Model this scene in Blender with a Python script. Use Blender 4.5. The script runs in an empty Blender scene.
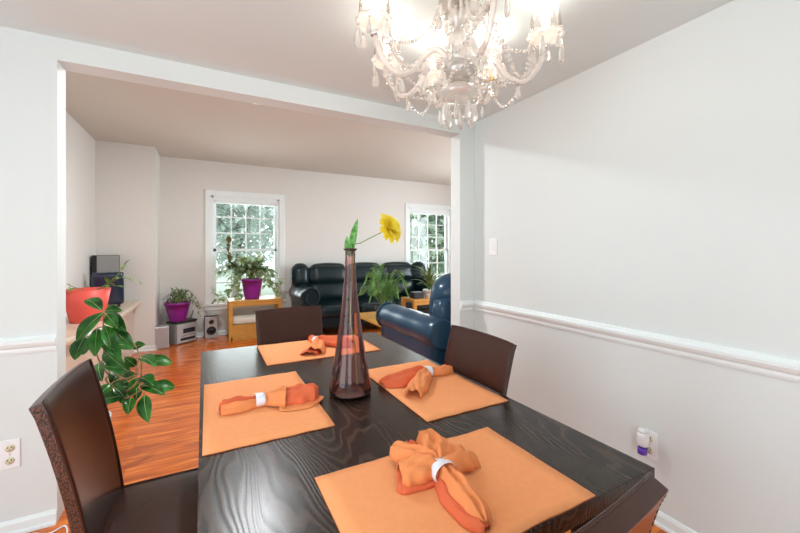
import bpy, bmesh, math, random
from mathutils import Vector, Matrix
PI = math.pi
sc = bpy.context.scene
COL = sc.collection

# ------------------------------------------------------------------ camera
cam = bpy.data.cameras.new('camera')
cam.sensor_width = 36.0
cam.lens = 36.0 * 366.0 / 800.0
cam.shift_y = -16.5 / 800.0
cam.clip_start = 0.02
camo = bpy.data.objects.new('camera', cam)
camo.location = (0, 0, 1.345)
camo.rotation_euler = (PI / 2, 0, -math.radians(27.8))
COL.objects.link(camo)
sc.camera = camo
# ------------------------------------------------------------------ sky and exposure
w = bpy.data.worlds.new('sky'); sc.world = w; w.use_nodes = True
bg = w.node_tree.nodes['Background']
bg.inputs[0].default_value = (0.86, 0.93, 1.0, 1); bg.inputs[1].default_value = 2.4
sc.view_settings.view_transform = 'Standard'
sc.view_settings.look = 'None'
sc.view_settings.gamma = 1.0
sc.view_settings.use_curve_mapping = False
sc.view_settings.exposure = 0.07

def area(name, loc, rot, sx, sy, power, col=(1, 1, 1)):
    l = bpy.data.lights.new(name, 'AREA'); l.shape = 'RECTANGLE'; l.size = sx; l.size_y = sy
    l.energy = power; l.color = col
    o = bpy.data.objects.new(name, l); o.location = loc; o.rotation_euler = rot; COL.objects.link(o)
    return o
# daylight through the far windows, plus added fill at openings never seen
area('added_fill_back', (-0.6, -1.75, 1.45), (PI / 2, 0, 0), 1.8, 1.5, 26, (0.78, 0.93, 0.97))  # added fill from behind the camera, at an unseen made-up window
area('added_fill_left', (-2.05, 0.2, 1.25), (PI / 2, 0, -PI / 2), 1.7, 1.9, 30, (0.78, 0.93, 0.97))  # added fill from an unseen made-up opening, brightens the right wall
area('daylight_living_window_near', (0.58, 6.75, 1.4), (PI / 2, 0, PI), 0.95, 1.6, 34, (0.9, 0.97, 1.0))
area('daylight_living_window_far', (4.12, 6.75, 1.4), (PI / 2, 0, PI), 0.95, 1.6, 34, (0.9, 0.97, 1.0))
area('added_fill_side', (5.6, 3.7, 1.5), (PI / 2, 0, PI / 2), 1.9, 1.6, 112, (0.86, 0.94, 1.0))  # added fill from an unseen made-up opening, lights breast and far wall

# ------------------------------------------------------------------ materials
def mat(name, col, rough=0.5, metal=0.0, coat=0.0, noise=0.0, nscale=10.0, bump=0.0, bscale=40.0, trans=0.0,
        ior=1.45, emit=None, estr=0.0, spec=0.5, bdist=0.004, sub=0.0):
    m = bpy.data.materials.new(name); m.use_nodes = True
    nt = m.node_tree; b = nt.nodes['Principled BSDF']
    b.inputs['Base Color'].default_value = (*col, 1)
    b.inputs['Roughness'].default_value = rough
    b.inputs['Metallic'].default_value = metal
    b.inputs['Coat Weight'].default_value = coat
    b.inputs['Coat Roughness'].default_value = 0.12
    b.inputs['Transmission Weight'].default_value = trans
    b.inputs['IOR'].default_value = ior
    b.inputs['Specular IOR Level'].default_value = spec
    if emit:
        b.inputs['Emission Color'].default_value = (*emit, 1); b.inputs['Emission Strength'].default_value = estr
    tc = nt.nodes.new('ShaderNodeTexCoord')
    n = nt.nodes.new('ShaderNodeTexNoise'); n.inputs['Scale'].default_value = nscale
    n.inputs['Detail'].default_value = 5
    nt.links.new(tc.outputs['Object'], n.inputs['Vector'])
    if noise > 0:
        mx = nt.nodes.new('ShaderNodeMix'); mx.data_type = 'RGBA'
        mx.inputs[6].default_value = (*[c * (1 - noise) for c in col], 1)
        mx.inputs[7].default_value = (*[min(1, c * (1 + noise)) for c in col], 1)
        nt.links.new(n.outputs['Fac'], mx.inputs[0]); nt.links.new(mx.outputs[2], b.inputs['Base Color'])
    if bump > 0:
        n2 = nt.nodes.new('ShaderNodeTexNoise'); n2.inputs['Scale'].default_value = bscale; n2.inputs['Detail'].default_value = 4
        nt.links.new(tc.outputs['Object'], n2.inputs['Vector'])
        bp = nt.nodes.new('ShaderNodeBump'); bp.inputs['Strength'].default_value = bump; bp.inputs['Distance'].default_value = bdist
        nt.links.new(n2.outputs['Fac'], bp.inputs['Height']); nt.links.new(bp.outputs[0], b.inputs['Normal'])
    return m

def N(m, t): return m.node_tree.nodes.new(t)
def Lk(m, a, b): m.node_tree.links.new(a, b)
def bsdf(m): return m.node_tree.nodes['Principled BSDF']

WALL = mat('wall_paint', (0.755, 0.79, 0.78), 0.6, noise=0.01, nscale=2, bump=0.03, bscale=180, bdist=0.001)
WALLB = mat('living_wall_paint', (0.765, 0.75, 0.712), 0.62, noise=0.01, nscale=2)
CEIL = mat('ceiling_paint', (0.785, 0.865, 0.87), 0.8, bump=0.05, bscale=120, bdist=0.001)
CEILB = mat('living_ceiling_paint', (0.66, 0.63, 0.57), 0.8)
TRIM = mat('white_trim', (0.85, 0.90, 0.90), 0.35)
PLATE = mat('white_plastic', (0.90, 0.90, 0.92), 0.3)
IVORY = mat('ivory_plastic', (0.80, 0.74, 0.52), 0.35)
DARKHOLE = mat('dark_slot', (0.03, 0.025, 0.02), 0.6)
PURPLELIQ = mat('purple_oil', (0.13, 0.05, 0.45), 0.2)
MARBLE = mat('beige_marble', (0.66, 0.53, 0.42), 0.3, noise=0.22, nscale=6)
OAK = mat('honey_oak', (0.62, 0.31, 0.065), 0.4, noise=0.22, nscale=14)
CREAM = mat('cream_board', (0.80, 0.75, 0.66), 0.6)
LEATHER_SOFA = mat('black_green_leather', (0.006, 0.018, 0.022), 0.27, spec=0.45, bump=0.25, bscale=26, bdist=0.006)
LEATHER_NAVY = mat('navy_leather', (0.008, 0.05, 0.10), 0.3, coat=0.15, bump=0.15, bscale=20, bdist=0.006)
STITCH = mat('stitch_thread', (0.035, 0.018, 0.012), 0.6)
LEATHER_BROWN = mat('brown_leather', (0.052, 0.018, 0.012), 0.27, spec=0.4, noise=0.15, nscale=9, bump=0.025, bscale=60, bdist=0.002)
LEATHER_SHEEN = mat('brown_leather_floor_sheen', (0.26, 0.075, 0.022), 0.35, noise=0.2, nscale=14, bump=0.1, bscale=120, bdist=0.002)  # brown leather with the warm floor reflection put into its colour
LEG = mat('dark_wood_leg', (0.035, 0.022, 0.016), 0.4)
ORANGE = mat('orange_cloth', (0.92, 0.36, 0.14), 0.85, noise=0.06, nscale=60, bump=0.5, bscale=260, bdist=0.0015)
NAPO = mat('napkin_orange_cloth', (0.84, 0.28, 0.095), 0.85, noise=0.08, nscale=50, bump=0.5, bscale=240, bdist=0.0015)
ORANGEDK = mat('burnt_orange_cloth', (0.74, 0.145, 0.055), 0.85, noise=0.08, nscale=40, bump=0.4, bscale=220, bdist=0.0015)
BINDING = mat('brown_binding', (0.22, 0.055, 0.02), 0.8)
RINGM = mat('napkin_ring_white', (0.82, 0.83, 0.90), 0.2, metal=0.0, noise=0.1, nscale=40)
PURPLE = mat('purple_pot', (0.25, 0.016, 0.25), 0.35)
CORAL = mat('coral_pot', (0.85, 0.11, 0.085), 0.45)
SOIL = mat('potting_soil', (0.05, 0.03, 0.02), 0.95, noise=0.4, nscale=60)
SILVER = mat('silver_plastic', (0.48, 0.49, 0.50), 0.3, metal=0.35)
BLACKP = mat('black_plastic', (0.012, 0.013, 0.016), 0.35)
NAVYP = mat('blue_black_gloss', (0.010, 0.022, 0.05), 0.12, coat=0.6)
GREYP = mat('grey_panel', (0.30, 0.295, 0.28), 0.4)
CHROME = mat('chrome', (0.75, 0.74, 0.72), 0.15, metal=1.0)
BRASS = mat('brass', (0.65, 0.42, 0.16), 0.25, metal=1.0)
WHITEPOT = mat('white_pot', (0.75, 0.75, 0.73), 0.4)
STEMG = mat('green_stem', (0.22, 0.30, 0.08), 0.5)
STEMW = mat('woody_stem', (0.38, 0.24, 0.10), 0.7, noise=0.3, nscale=50)
BARK = mat('tree_bark', (0.34, 0.30, 0.26), 0.9, noise=0.4, nscale=12)

def leafmat(name, c1, c2, rough=0.4, scale=5.0, transl=0.25):
    m = bpy.data.materials.new(name); m.use_nodes = True; b = bsdf(m)
    b.inputs['Roughness'].default_value = rough
    n = N(m, 'ShaderNodeTexNoise'); n.inputs['Scale'].default_value = scale; n.inputs['Detail'].default_value = 3
    tc = N(m, 'ShaderNodeTexCoord'); Lk(m, tc.outputs['Object'], n.inputs['Vector'])
    r = N(m, 'ShaderNodeValToRGB'); r.color_ramp.elements[0].position = 0.38; r.color_ramp.elements[1].position = 0.64
    r.color_ramp.elements[0].color = (*c1, 1); r.color_ramp.elements[1].color = (*c2, 1)
    Lk(m, n.outputs['Fac'], r.inputs[0]); Lk(m, r.outputs[0], b.inputs['Base Color'])
    t = N(m, 'ShaderNodeBsdfTranslucent'); Lk(m, r.outputs[0], t.inputs[0])
    mx = N(m, 'ShaderNodeMixShader'); mx.inputs[0].default_value = transl
    Lk(m, b.outputs[0], mx.inputs[1]); Lk(m, t.outputs[0], mx.inputs[2])
    Lk(m, mx.outputs[0], m.node_tree.nodes['Material Output'].inputs[0])
    return m
LEAF_RUB = leafmat('rubber_leaf', (0.010, 0.065, 0.014), (0.045, 0.25, 0.03), 0.22, 9)
LEAF_RIB = mat('pale_midrib', (0.45, 0.60, 0.22), 0.5)
LEAF_VAR = leafmat('variegated_leaf', (0.07, 0.17, 0.05), (0.58, 0.64, 0.38), 0.45, 22, 0.45)
LEAF_DK = leafmat('bronze_leaf', (0.10, 0.08, 0.035), (0.20, 0.20, 0.07), 0.45, 20)
LEAF_PALM = leafmat('palm_leaf', (0.07, 0.22, 0.045), (0.28, 0.48, 0.14), 0.5, 8)
LEAF_MID = leafmat('mid_leaf', (0.05, 0.13, 0.03), (0.24, 0.30, 0.10), 0.5, 14)
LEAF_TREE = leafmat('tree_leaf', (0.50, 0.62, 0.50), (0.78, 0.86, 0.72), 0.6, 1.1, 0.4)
LEAF_TREE_GLARE = leafmat('glare_tree_leaf', (0.62, 0.70, 0.64), (0.90, 0.94, 0.90), 0.6, 1.1, 0.4)  # leaf colour lightened to carry the overexposed glare in the window
PETAL = leafmat('yellow_petal', (1.0, 0.80, 0.03), (1.0, 0.90, 0.12), 0.5, 30, 0.4)
PETALC = mat('flower_disc', (0.75, 0.42, 0.02), 0.8, bump=0.6, bscale=300, bdist=0.003)
LAWN = mat('pale_ground', (0.42, 0.47, 0.38), 0.9, noise=0.3, nscale=4)

# floor: glossy cherry laminate planks running along X
FLOOR = bpy.data.materials.new('cherry_laminate'); FLOOR.use_nodes = True
def build_floor(m):
    b = bsdf(m); tc = N(m, 'ShaderNodeTexCoord')
    br = N(m, 'ShaderNodeTexBrick'); br.inputs['Scale'].default_value = 1.0
    br.inputs['Brick Width'].default_value = 1.2; br.inputs['Row Height'].default_value = 0.19
    br.inputs['Mortar Size'].default_value = 0.0012; br.inputs['Mortar Smooth'].default_value = 0.3; br.offset = 0.37
    br.inputs['Color1'].default_value = (0.0, 0, 0, 1); br.inputs['Color2'].default_value = (1, 1, 1, 1)
    br.inputs['Mortar'].default_value = (0.3, 0.3, 0.3, 1)
    Lk(m, tc.outputs['Object'], br.inputs['Vector'])
    mp = N(m, 'ShaderNodeMapping'); mp.inputs['Scale'].default_value = (1.3, 14, 1)
    Lk(m, tc.outputs['Object'], mp.inputs['Vector'])
    add = N(m, 'ShaderNodeVectorMath'); add.operation = 'ADD'
    sc_ = N(m, 'ShaderNodeVectorMath'); sc_.operation = 'SCALE'; sc_.inputs['Scale'].default_value = 7.0
    Lk(m, br.outputs['Color'], sc_.inputs[0]); Lk(m, mp.outputs[0], add.inputs[0]); Lk(m, sc_.outputs[0], add.inputs[1])
    n = N(m, 'ShaderNodeTexNoise'); n.inputs['Scale'].default_value = 1.6; n.inputs['Detail'].default_value = 7
    n.inputs['Distortion'].default_value = 1.4; n.inputs['Roughness'].default_value = 0.55
    Lk(m, add.outputs[0], n.inputs['Vector'])
    r = N(m, 'ShaderNodeValToRGB'); e = r.color_ramp.elements
    e[0].position = 0.3; e[0].color = (0.33, 0.055, 0.008, 1); e[1].position = 0.7; e[1].color = (0.88, 0.26, 0.03, 1)
    x = e.new(0.5); x.color = (0.62, 0.130, 0.013, 1)
    Lk(m, n.outputs['Fac'], r.inputs[0])
    mx = N(m, 'ShaderNodeMix'); mx.data_type = 'RGBA'; mx.blend_type = 'MULTIPLY'
    inv = N(m, 'ShaderNodeMath'); inv.operation = 'MULTIPLY'; inv.inputs[1].default_value = 0.7
    Lk(m, br.outputs['Fac'], inv.inputs[0]); Lk(m, inv.outputs[0], mx.inputs[0])
    Lk(m, r.outputs[0], mx.inputs[6]); mx.inputs[7].default_value = (0.25, 0.2, 0.2, 1)
    Lk(m, mx.outputs[2], b.inputs['Base Color'])
    b.inputs['Roughness'].default_value = 0.18; b.inputs['Specular IOR Level'].default_value = 0.4; b.inputs['Coat Weight'].default_value = 0.12; b.inputs['Coat Roughness'].default_value = 0.1
build_floor(FLOOR)

# espresso oak table top with open wavy grain along Y
TABLE = bpy.data.materials.new('espresso_oak'); TABLE.use_nodes = True
def build_table(m):
    b = bsdf(m); tc = N(m, 'ShaderNodeTexCoord')
    mp = N(m, 'ShaderNodeMapping'); mp.inputs['Scale'].default_value = (2.4, 0.55, 1)
    Lk(m, tc.outputs['Object'], mp.inputs['Vector'])
    nz = N(m, 'ShaderNodeTexNoise'); nz.inputs['Scale'].default_value = 1.7; nz.inputs['Detail'].default_value = 2.5; nz.inputs['Roughness'].default_value = 0.45
    Lk(m, mp.outputs[0], nz.inputs['Vector'])
    sx = N(m, 'ShaderNodeSeparateXYZ'); Lk(m, tc.outputs['Object'], sx.inputs[0])
    m1 = N(m, 'ShaderNodeMath'); m1.operation = 'MULTIPLY'; m1.inputs[1].default_value = 0.55; Lk(m, nz.outputs['Fac'], m1.inputs[0])
    m2 = N(m, 'ShaderNodeMath'); m2.operation = 'ADD'; Lk(m, sx.outputs['X'], m2.inputs[0]); Lk(m, m1.outputs[0], m2.inputs[1])
    cx = N(m, 'ShaderNodeCombineXYZ'); Lk(m, m2.outputs[0], cx.inputs['X']); Lk(m, sx.outputs['Z'], cx.inputs['Z'])
    wv = N(m, 'ShaderNodeTexWave'); wv.wave_type = 'BANDS'; wv.bands_direction = 'X'
    wv.inputs['Scale'].default_value = 17; wv.inputs['Distortion'].default_value = 1.2; wv.inputs['Detail'].default_value = 2
    Lk(m, cx.outputs[0], wv.inputs['Vector'])
    r = N(m, 'ShaderNodeValToRGB'); e = r.color_ramp.elements
    e[0].position = 0.5; e[0].color = (0.017, 0.009, 0.006, 1); e[1].position = 0.95; e[1].color = (0.052, 0.031, 0.022, 1)
    Lk(m, wv.outputs['Fac'], r.inputs[0]); Lk(m, r.outputs[0], b.inputs['Base Color'])
    bp = N(m, 'ShaderNodeBump'); bp.inputs['Strength'].default_value = 0.12; bp.inputs['Distance'].default_value = 0.001
    Lk(m, wv.outputs['Fac'], bp.inputs['Height']); Lk(m, bp.outputs[0], b.inputs['Normal'])
    b.inputs['Roughness'].default_value = 0.27; b.inputs['Specular IOR Level'].default_value = 0.28
build_table(TABLE)

# embossed crocodile-grain leather on the chair sides
CROC = bpy.data.materials.new('embossed_leather'); CROC.use_nodes = True
def build_croc(m):
    b = bsdf(m); tc = N(m, 'ShaderNodeTexCoord')
    v = N(m, 'ShaderNodeTexVoronoi'); v.inputs['Scale'].default_value = 300; v.feature = 'F1'
    mp = N(m, 'ShaderNodeMapping'); mp.inputs['Scale'].default_value = (1, 1, 0.6)
    Lk(m, tc.outputs['Object'], mp.inputs['Vector']); Lk(m, mp.outputs[0], v.inputs['Vector'])
    r = N(m, 'ShaderNodeValToRGB'); e = r.color_ramp.elements
    e[0].position = 0.1; e[0].color = (0.22, 0.07, 0.03, 1); e[1].position = 0.6; e[1].color = (0.022, 0.009, 0.007, 1)
    Lk(m, v.outputs['Distance'], r.inputs[0]); Lk(m, r.outputs[0], b.inputs['Base Color'])
    bp = N(m, 'ShaderNodeBump'); bp.inputs['Strength'].default_value = 0.8; bp.inputs['Distance'].default_value = 0.0016; bp.invert = True
    Lk(m, v.outputs['Distance'], bp.inputs['Height']); Lk(m, bp.outputs[0], b.inputs['Normal'])
    b.inputs['Roughness'].default_value = 0.3
build_croc(CROC)

def glassmat(name, tint, gloss_tint=(1, 1, 1), ior=1.45, rough=0.0, diff=0.0, diffcol=(1, 1, 1), minref=0.0):
    """thin-walled clear glass: what lies behind stays visible, the edges reflect"""
    m = bpy.data.materials.new(name); m.use_nodes = True; nt = m.node_tree; nt.nodes.remove(bsdf(m))
    t = N(m, 'ShaderNodeBsdfTransparent'); t.inputs[0].default_value = (*tint, 1)
    g = N(m, 'ShaderNodeBsdfGlossy'); g.inputs[0].default_value = (*gloss_tint, 1); g.inputs['Roughness'].default_value = rough
    fr = N(m, 'ShaderNodeFresnel'); fr.inputs[0].default_value = ior
    a = N(m, 'ShaderNodeMath'); a.operation = 'MAXIMUM'; a.inputs[1].default_value = minref
    Lk(m, fr.outputs[0], a.inputs[0])
    mx = N(m, 'ShaderNodeMixShader'); Lk(m, a.outputs[0], mx.inputs[0]); Lk(m, t.outputs[0], mx.inputs[1]); Lk(m, g.outputs[0], mx.inputs[2])
    last = mx
    if diff > 0:
        d = N(m, 'ShaderNodeBsdfDiffuse'); d.inputs[0].default_value = (*diffcol, 1)
        tl = N(m, 'ShaderNodeBsdfTranslucent'); tl.inputs[0].default_value = (*diffcol, 1)
        md = N(m, 'ShaderNodeMixShader'); md.inputs[0].default_value = 0.5
        Lk(m, d.outputs[0], md.inputs[1]); Lk(m, tl.outputs[0], md.inputs[2])
        m2 = N(m, 'ShaderNodeMixShader'); m2.inputs[0].default_value = diff
        Lk(m, mx.outputs[0], m2.inputs[1]); Lk(m, md.outputs[0], m2.inputs[2]); last = m2
    Lk(m, last.outputs[0], nt.nodes['Material Output'].inputs[0])
    return m
PANE = glassmat('window_glass', (0.97, 0.99, 0.98), ior=1.3)
VASE = glassmat('amethyst_glass', (0.85, 0.62, 0.58), (1, 0.90, 0.88), ior=1.45, rough=0.02, diff=0.035, diffcol=(0.75, 0.42, 0.42))
CRYSTAL = glassmat('crystal_glass', (0.97, 0.95, 0.93), (1, 0.98, 0.95), ior=1.7, rough=0.03, diff=0.30, diffcol=(1, 0.96, 0.93), minref=0.2)
ARMGL = glassmat('arm_glass', (0.97, 0.94, 0.91), (1, 0.97, 0.94), ior=1.6, rough=0.05, diff=0.5, diffcol=(1, 0.95, 0.92), minref=0.12)
SHADEGL = glassmat('shade_glass', (1, 0.98, 0.96), (1, 0.97, 0.94), ior=1.25, rough=0.05, diff=0.035, diffcol=(1, 0.94, 0.90))
BULBM = mat('lit_bulb', (1, 1, 1), 0.5, emit=(1.0, 0.86, 0.70), estr=4)

# ------------------------------------------------------------------ object helpers
def link(name, me, parent=None, loc=None, rot=None):
    o = bpy.data.objects.new(name, me); COL.objects.link(o)
    if parent: o.parent = parent
    if loc: o.location = loc
    if rot: o.rotation_euler = rot
    return o
def obj(name, bm, mats, parent=None, loc=None, rot=None, smooth=False, bev=0, sub=0, solid=0):
    me = bpy.data.meshes.new(name)
    bmesh.ops.recalc_face_normals(bm, faces=bm.faces) if not solid else None
    if smooth:
        for f in bm.faces: f.smooth = True
    bm.to_mesh(me); bm.free()
    for m in (mats if isinstance(mats, (list, tuple)) else [mats]): me.materials.append(m)
    o = link(name, me, parent, loc, rot)
    if solid:
        s = o.modifiers.new('s', 'SOLIDIFY'); s.thickness = solid; s.offset = 0
    if bev:
        b = o.modifiers.new('b', 'BEVEL'); b.width = bev; b.segments = 2; b.limit_method = 'ANGLE'
    if sub:
        s = o.modifiers.new('u', 'SUBSURF'); s.levels = sub; s.render_levels = sub
    return o
def thing(name, label, cat, loc=(0, 0, 0), rz=0, group=None):
    o = bpy.data.objects.new(name, None); COL.objects.link(o); o.location = loc; o.rotation_euler = (0, 0, rz)
    o.empty_display_size = 0.1
    return tag(o, label, cat, group)
def tag(o, label, cat, group=None):
    o['label'] = label; o['category'] = cat
    if group: o['group'] = group
    return o
def struct(o):
    o['kind'] = 'structure'; return o
def copy_tree(o, parent=None):
    c = o.copy(); COL.objects.link(c)
    if parent: c.parent = parent
    for ch in list(o.children): copy_tree(ch, c)
    return c
def box(bm, a, b, mi=0, M=None):
    vs = [bm.verts.new(Vector((x, y, z))) for x in (a[0], b[0]) for y in (a[1], b[1]) for z in (a[2], b[2])]
    if M:
        for v in vs: v.co = M @ v.co
    for q in ((0, 1, 3, 2), (4, 6, 7, 5), (0, 4, 5, 1), (2, 3, 7, 6), (0, 2, 6, 4), (1, 5, 7, 3)):
        f = bm.faces.new([vs[i] for i in q]); f.material_index = mi
    return vs
def cbox(bm, c, s, mi=0, M=None):
    return box(bm, [c[i] - s[i] / 2 for i in range(3)], [c[i] + s[i] / 2 for i in range(3)], mi, M)
def B(a, b):
    bm = bmesh.new(); box(bm, a, b); return bm
def lathe(bm, prof, n=32, c=(0, 0, 0), mi=0, cap0=True, cap1=False, M=None, ripple=0, rn=0):
    rings = []
    for r, z in prof:
        ring = []
        for i in range(n):
            t = 2 * PI * i / n; rr = r * (1 + (ripple * math.cos(rn * t) if rn else 0))
            p = Vector((c[0] + rr * math.cos(t), c[1] + rr * math.sin(t), c[2] + z))
            ring.append(bm.verts.new(M @ p if M else p))
        rings.append(ring)
    for a, b in zip(rings, rings[1:]):
        for i in range(n):
            f = bm.faces.new((a[i], a[(i + 1) % n], b[(i + 1) % n], b[i])); f.material_index = mi; f.smooth = True
    if cap0: bm.faces.new(rings[0][::-1]).material_index = mi
    if cap1: bm.faces.new(rings[-1]).material_index = mi
def spline(pts, n=8):
    pts = [Vector(p) for p in pts]
    P = [pts[0] * 2 - pts[1]] + pts + [pts[-1] * 2 - pts[-2]]; out = []
    for i in range(1, len(P) - 2):
        for k in range(n):
            t = k / n; a, b, c, d = P[i - 1], P[i], P[i + 1], P[i + 2]
            out.append(0.5 * ((2 * b) + (c - a) * t + (2 * a - 5 * b + 4 * c - d) * t * t + (3 * b - a - 3 * c + d) * t ** 3))
    out.append(pts[-1]); return out
def tube(bm, pts, r, n=8, mi=0, r1=None, caps=True):
    rings = []; L = len(pts); pts = [Vector(p) for p in pts]
    up = Vector((0.13, 0.21, 1)).normalized()
    for i, p in enumerate(pts):
        d = (pts[min(i + 1, L - 1)] - pts[max(i - 1, 0)]).normalized()
        s = d.cross(up)
        if s.length < 1e-3: s = d.cross(Vector((1, 0, 0)))
        s.normalize(); u = s.cross(d); rr = r if r1 is None else r + (r1 - r) * i / (L - 1)
        rings.append([bm.verts.new(p + (s * math.cos(2 * PI * k / n) + u * math.sin(2 * PI * k / n)) * rr) for k in range(n)])
    for a, b in zip(rings, rings[1:]):
        for i in range(n):
            f = bm.faces.new((a[i], a[(i + 1) % n], b[(i + 1) % n], b[i])); f.smooth = True; f.material_index = mi
    if caps:
        bm.faces.new(rings[0][::-1]).material_index = mi; bm.faces.new(rings[-1]).material_index = mi
def puff(bm, c, s, r=0.05, bulge=0.0, n=10, mi=0, M=None):
    """rounded, slightly inflated upholstery block"""
    hx, hy, hz = s[0] / 2, s[1] / 2, s[2] / 2
    t = bmesh.new(); bmesh.ops.create_cube(t, size=2)
    bmesh.ops.subdivide_edges(t, edges=t.edges[:], cuts=n, use_grid_fill=True)
    mp = {}
    for v in t.verts:
        p = v.co; q = Vector((p.x * hx, p.y * hy, p.z * hz))
        i = Vector((max(-hx + r, min(hx - r, q.x)), max(-hy + r, min(hy - r, q.y)), max(-hz + r, min(hz - r, q.z))))
        d = q - i; q2 = i + (d.normalized() * r if d.length > 1e-9 else d)
        b = bulge
        ax = (1 - p.y ** 2) * (1 - p.z ** 2); ay = (1 - p.x ** 2) * (1 - p.z ** 2); az = (1 - p.x ** 2) * (1 - p.y ** 2)
        q2 += Vector((math.copysign(b * ax * (abs(p.x) ** 4), p.x), math.copysign(b * ay * (abs(p.y) ** 4), p.y), math.copysign(b * az * (abs(p.z) ** 4), p.z)))
        q2 += Vector(c)
        mp[v] = bm.verts.new(M @ q2 if M else q2)
    for f in t.faces:
        g = bm.faces.new([mp[v] for v in f.verts]); g.smooth = True; g.material_index = mi
    t.free()
def leaf(bm, a, b, wd, up=Vector((0, 0, 1)), droop=0.12, fold=0.15, n=6, mi=0, rib=None, shape=1.0):
    a = Vector(a); b = Vector(b); d = b - a; L = d.length
    if L < 1e-6: return
    dn = d / L; s = dn.cross(up)
    if s.length < 0.05: s = dn.cross(Vector((0.7, 0.5, 0.1)))
    s.normalize(); u = s.cross(dn).normalized(); rows = []
    for i in range(n + 1):
        t = i / n; wv = wd / 2 * (math.sin(PI * min(1, t ** shape)) ** 0.8 if 0 < t < 1 else 0.02)
        p = a + d * t + u * (math.sin(PI * t) * droop * L)
        rows.append((bm.verts.new(p - s * wv + u * wv * fold * 2), bm.verts.new(p), bm.verts.new(p + s * wv + u * wv * fold * 2)))
    for r0, r1 in zip(rows, rows[1:]):
        for k in (0, 1):
            f = bm.faces.new((r0[k], r0[k + 1], r1[k + 1], r1[k])); f.smooth = True; f.material_index = mi
    if rib is not None:
        pts = [r[1].co + u * 0.0012 for r in rows]; tube(bm, pts, 0.0016, 4, rib, 0.0006)

# ================================================================== THE SETTING
XR, YD, YD2, YF, ZD, ZL = 1.96, 2.39, 2.515, 6.45, 2.395, 2.735
OL, OR, OT = -0.655, 1.808, 2.285     # opening in the dividing wall
XL = -1.25; XE = 5.3; XW = -1.9; YB = -1.5
fl = struct(obj('floor', B((-2.3, -1.9, -0.06), (5.6, 6.75, 0)), FLOOR))
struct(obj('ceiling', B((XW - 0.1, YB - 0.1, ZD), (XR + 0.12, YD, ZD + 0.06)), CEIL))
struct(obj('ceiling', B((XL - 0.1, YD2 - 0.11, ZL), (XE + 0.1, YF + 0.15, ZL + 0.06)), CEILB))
bm = bmesh.new(); box(bm, (XR, YB - 0.1, 0), (XR + 0.12, YD2, ZD + 0.06)); struct(obj('wall_right', bm, WALL))
bm = bmesh.new()
box(bm, (XW - 0.1, YD, 0), (OL, YD2, ZL + 0.06)); box(bm, (OR, YD, 0), (XE + 0.1, YD2, ZL + 0.06)); box(bm, (OL, YD, OT), (OR, YD2, ZL + 0.06))
struct(obj('wall_divider', bm, WALL))
def wall_open(axis, p0, p1, a0, a1, z1, holes):
    """wall slab with rectangular holes; axis 'x' runs along X between y=p0..p1"""
    bm = bmesh.new(); cur = a0
    def bb(u0, u1, z0, z1_):
        if axis == 'x': box(bm, (u0, p0, z0), (u1, p1, z1_))
        else: box(bm, (p0, u0, z0), (p1, u1, z1_))
    for (h0, h1, s, t) in holes:
        bb(cur, h0, 0, z1); bb(h0, h1, 0, s); bb(h0, h1, t, z1); cur = h1
    bb(cur, a1, 0, z1); return bm
W1, W2 = (0.06, 1.085), (3.60, 4.62); WB, WT = 0.50, 2.20
struct(obj('wall_far', wall_open('x', YF, YF + 0.15, XL - 0.1, XE + 0.1, ZL + 0.06, [(*W1, WB, WT), (*W2, WB, WT)]), WALLB))
struct(obj('wall_living_left', B((XL - 0.1, YD2, 0), (XL, YF + 0.15, ZL + 0.06)), WALLB))
struct(obj('wall_living_right', wall_open('y', XE, XE + 0.1, YD2, YF + 0.15, ZL + 0.06, [(2.7, 4.7, 0.7, 2.3)]), WALLB))  # unseen opening added for the side fill light
struct(obj('wall_chimney_breast', B((XL, 5.89, 0), (-0.62, YF, ZL)), WALLB))
struct(obj('wall_left', wall_open('y', XW - 0.1, XW, YB - 0.1, YD, ZD + 0.06, [(-0.7, 1.1, 0.0, 2.1)]), WALL))  # doorway-sized opening, unseen, added to let in fill
struct(obj('wall_back', wall_open('x', YB - 0.1, YB, XW - 0.1, XR + 0.12, ZD + 0.06, [(-1.5, 0.3, 0.7, 2.2)]), WALL))  # opening added out of view for the fill behind the camera
# baseboards and chair rails
def rail_prof(kind):
    if kind == 'base': return [(0, 0), (0.022, 0), (0.022, 0.012), (0.013, 0.018), (0.013, 0.052), (0.006, 0.066), (0, 0.068)]
    return [(0, 0), (0.008, 0.0), (0.012, 0.012), (0.012, 0.026), (0.02, 0.034), (0.028, 0.05), (0.028, 0.062), (0.018, 0.07), (0.012, 0.082), (0, 0.084)]
def run(name, a, b, nrm, kind, z=0, m=TRIM):
    bm = bmesh.new(); a = Vector((*a, z)); b = Vector((*b, z)); nv = Vector((*nrm, 0)); pr = rail_prof(kind)
    ra = [bm.verts.new(a + nv * d + Vector((0, 0, h))) for d, h in pr]; rb = [bm.verts.new(b + nv * d + Vector((0, 0, h))) for d, h in pr]
    for i in range(len(pr) - 1): bm.faces.new((ra[i], ra[i + 1], rb[i + 1], rb[i]))
    bm.faces.new(ra); bm.faces.new(rb[::-1])
    return struct(obj(name, bm, m))
run('baseboard_right', (XR, YD), (XR, YB), (-1, 0), 'base')
run('baseboard_left', (XW, YD), (OL, YD), (0, -1), 'base')
run('baseboard_divider', (OR, YD), (XR - 0.022, YD), (0, -1), 'base')
run('baseboard_far', (-0.62, YF), (XE, YF), (0, -1), 'base')
run('baseboard_breast', (XL, 5.89), (-0.62, 5.89), (0, -1), 'base')
run('baseboard_breast_side', (-0.62, 5.87), (-0.62, YF - 0.022), (1, 0), 'base')
run('baseboard_living_left', (XL, YD2), (XL, 3.24), (1, 0), 'base')
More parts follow.
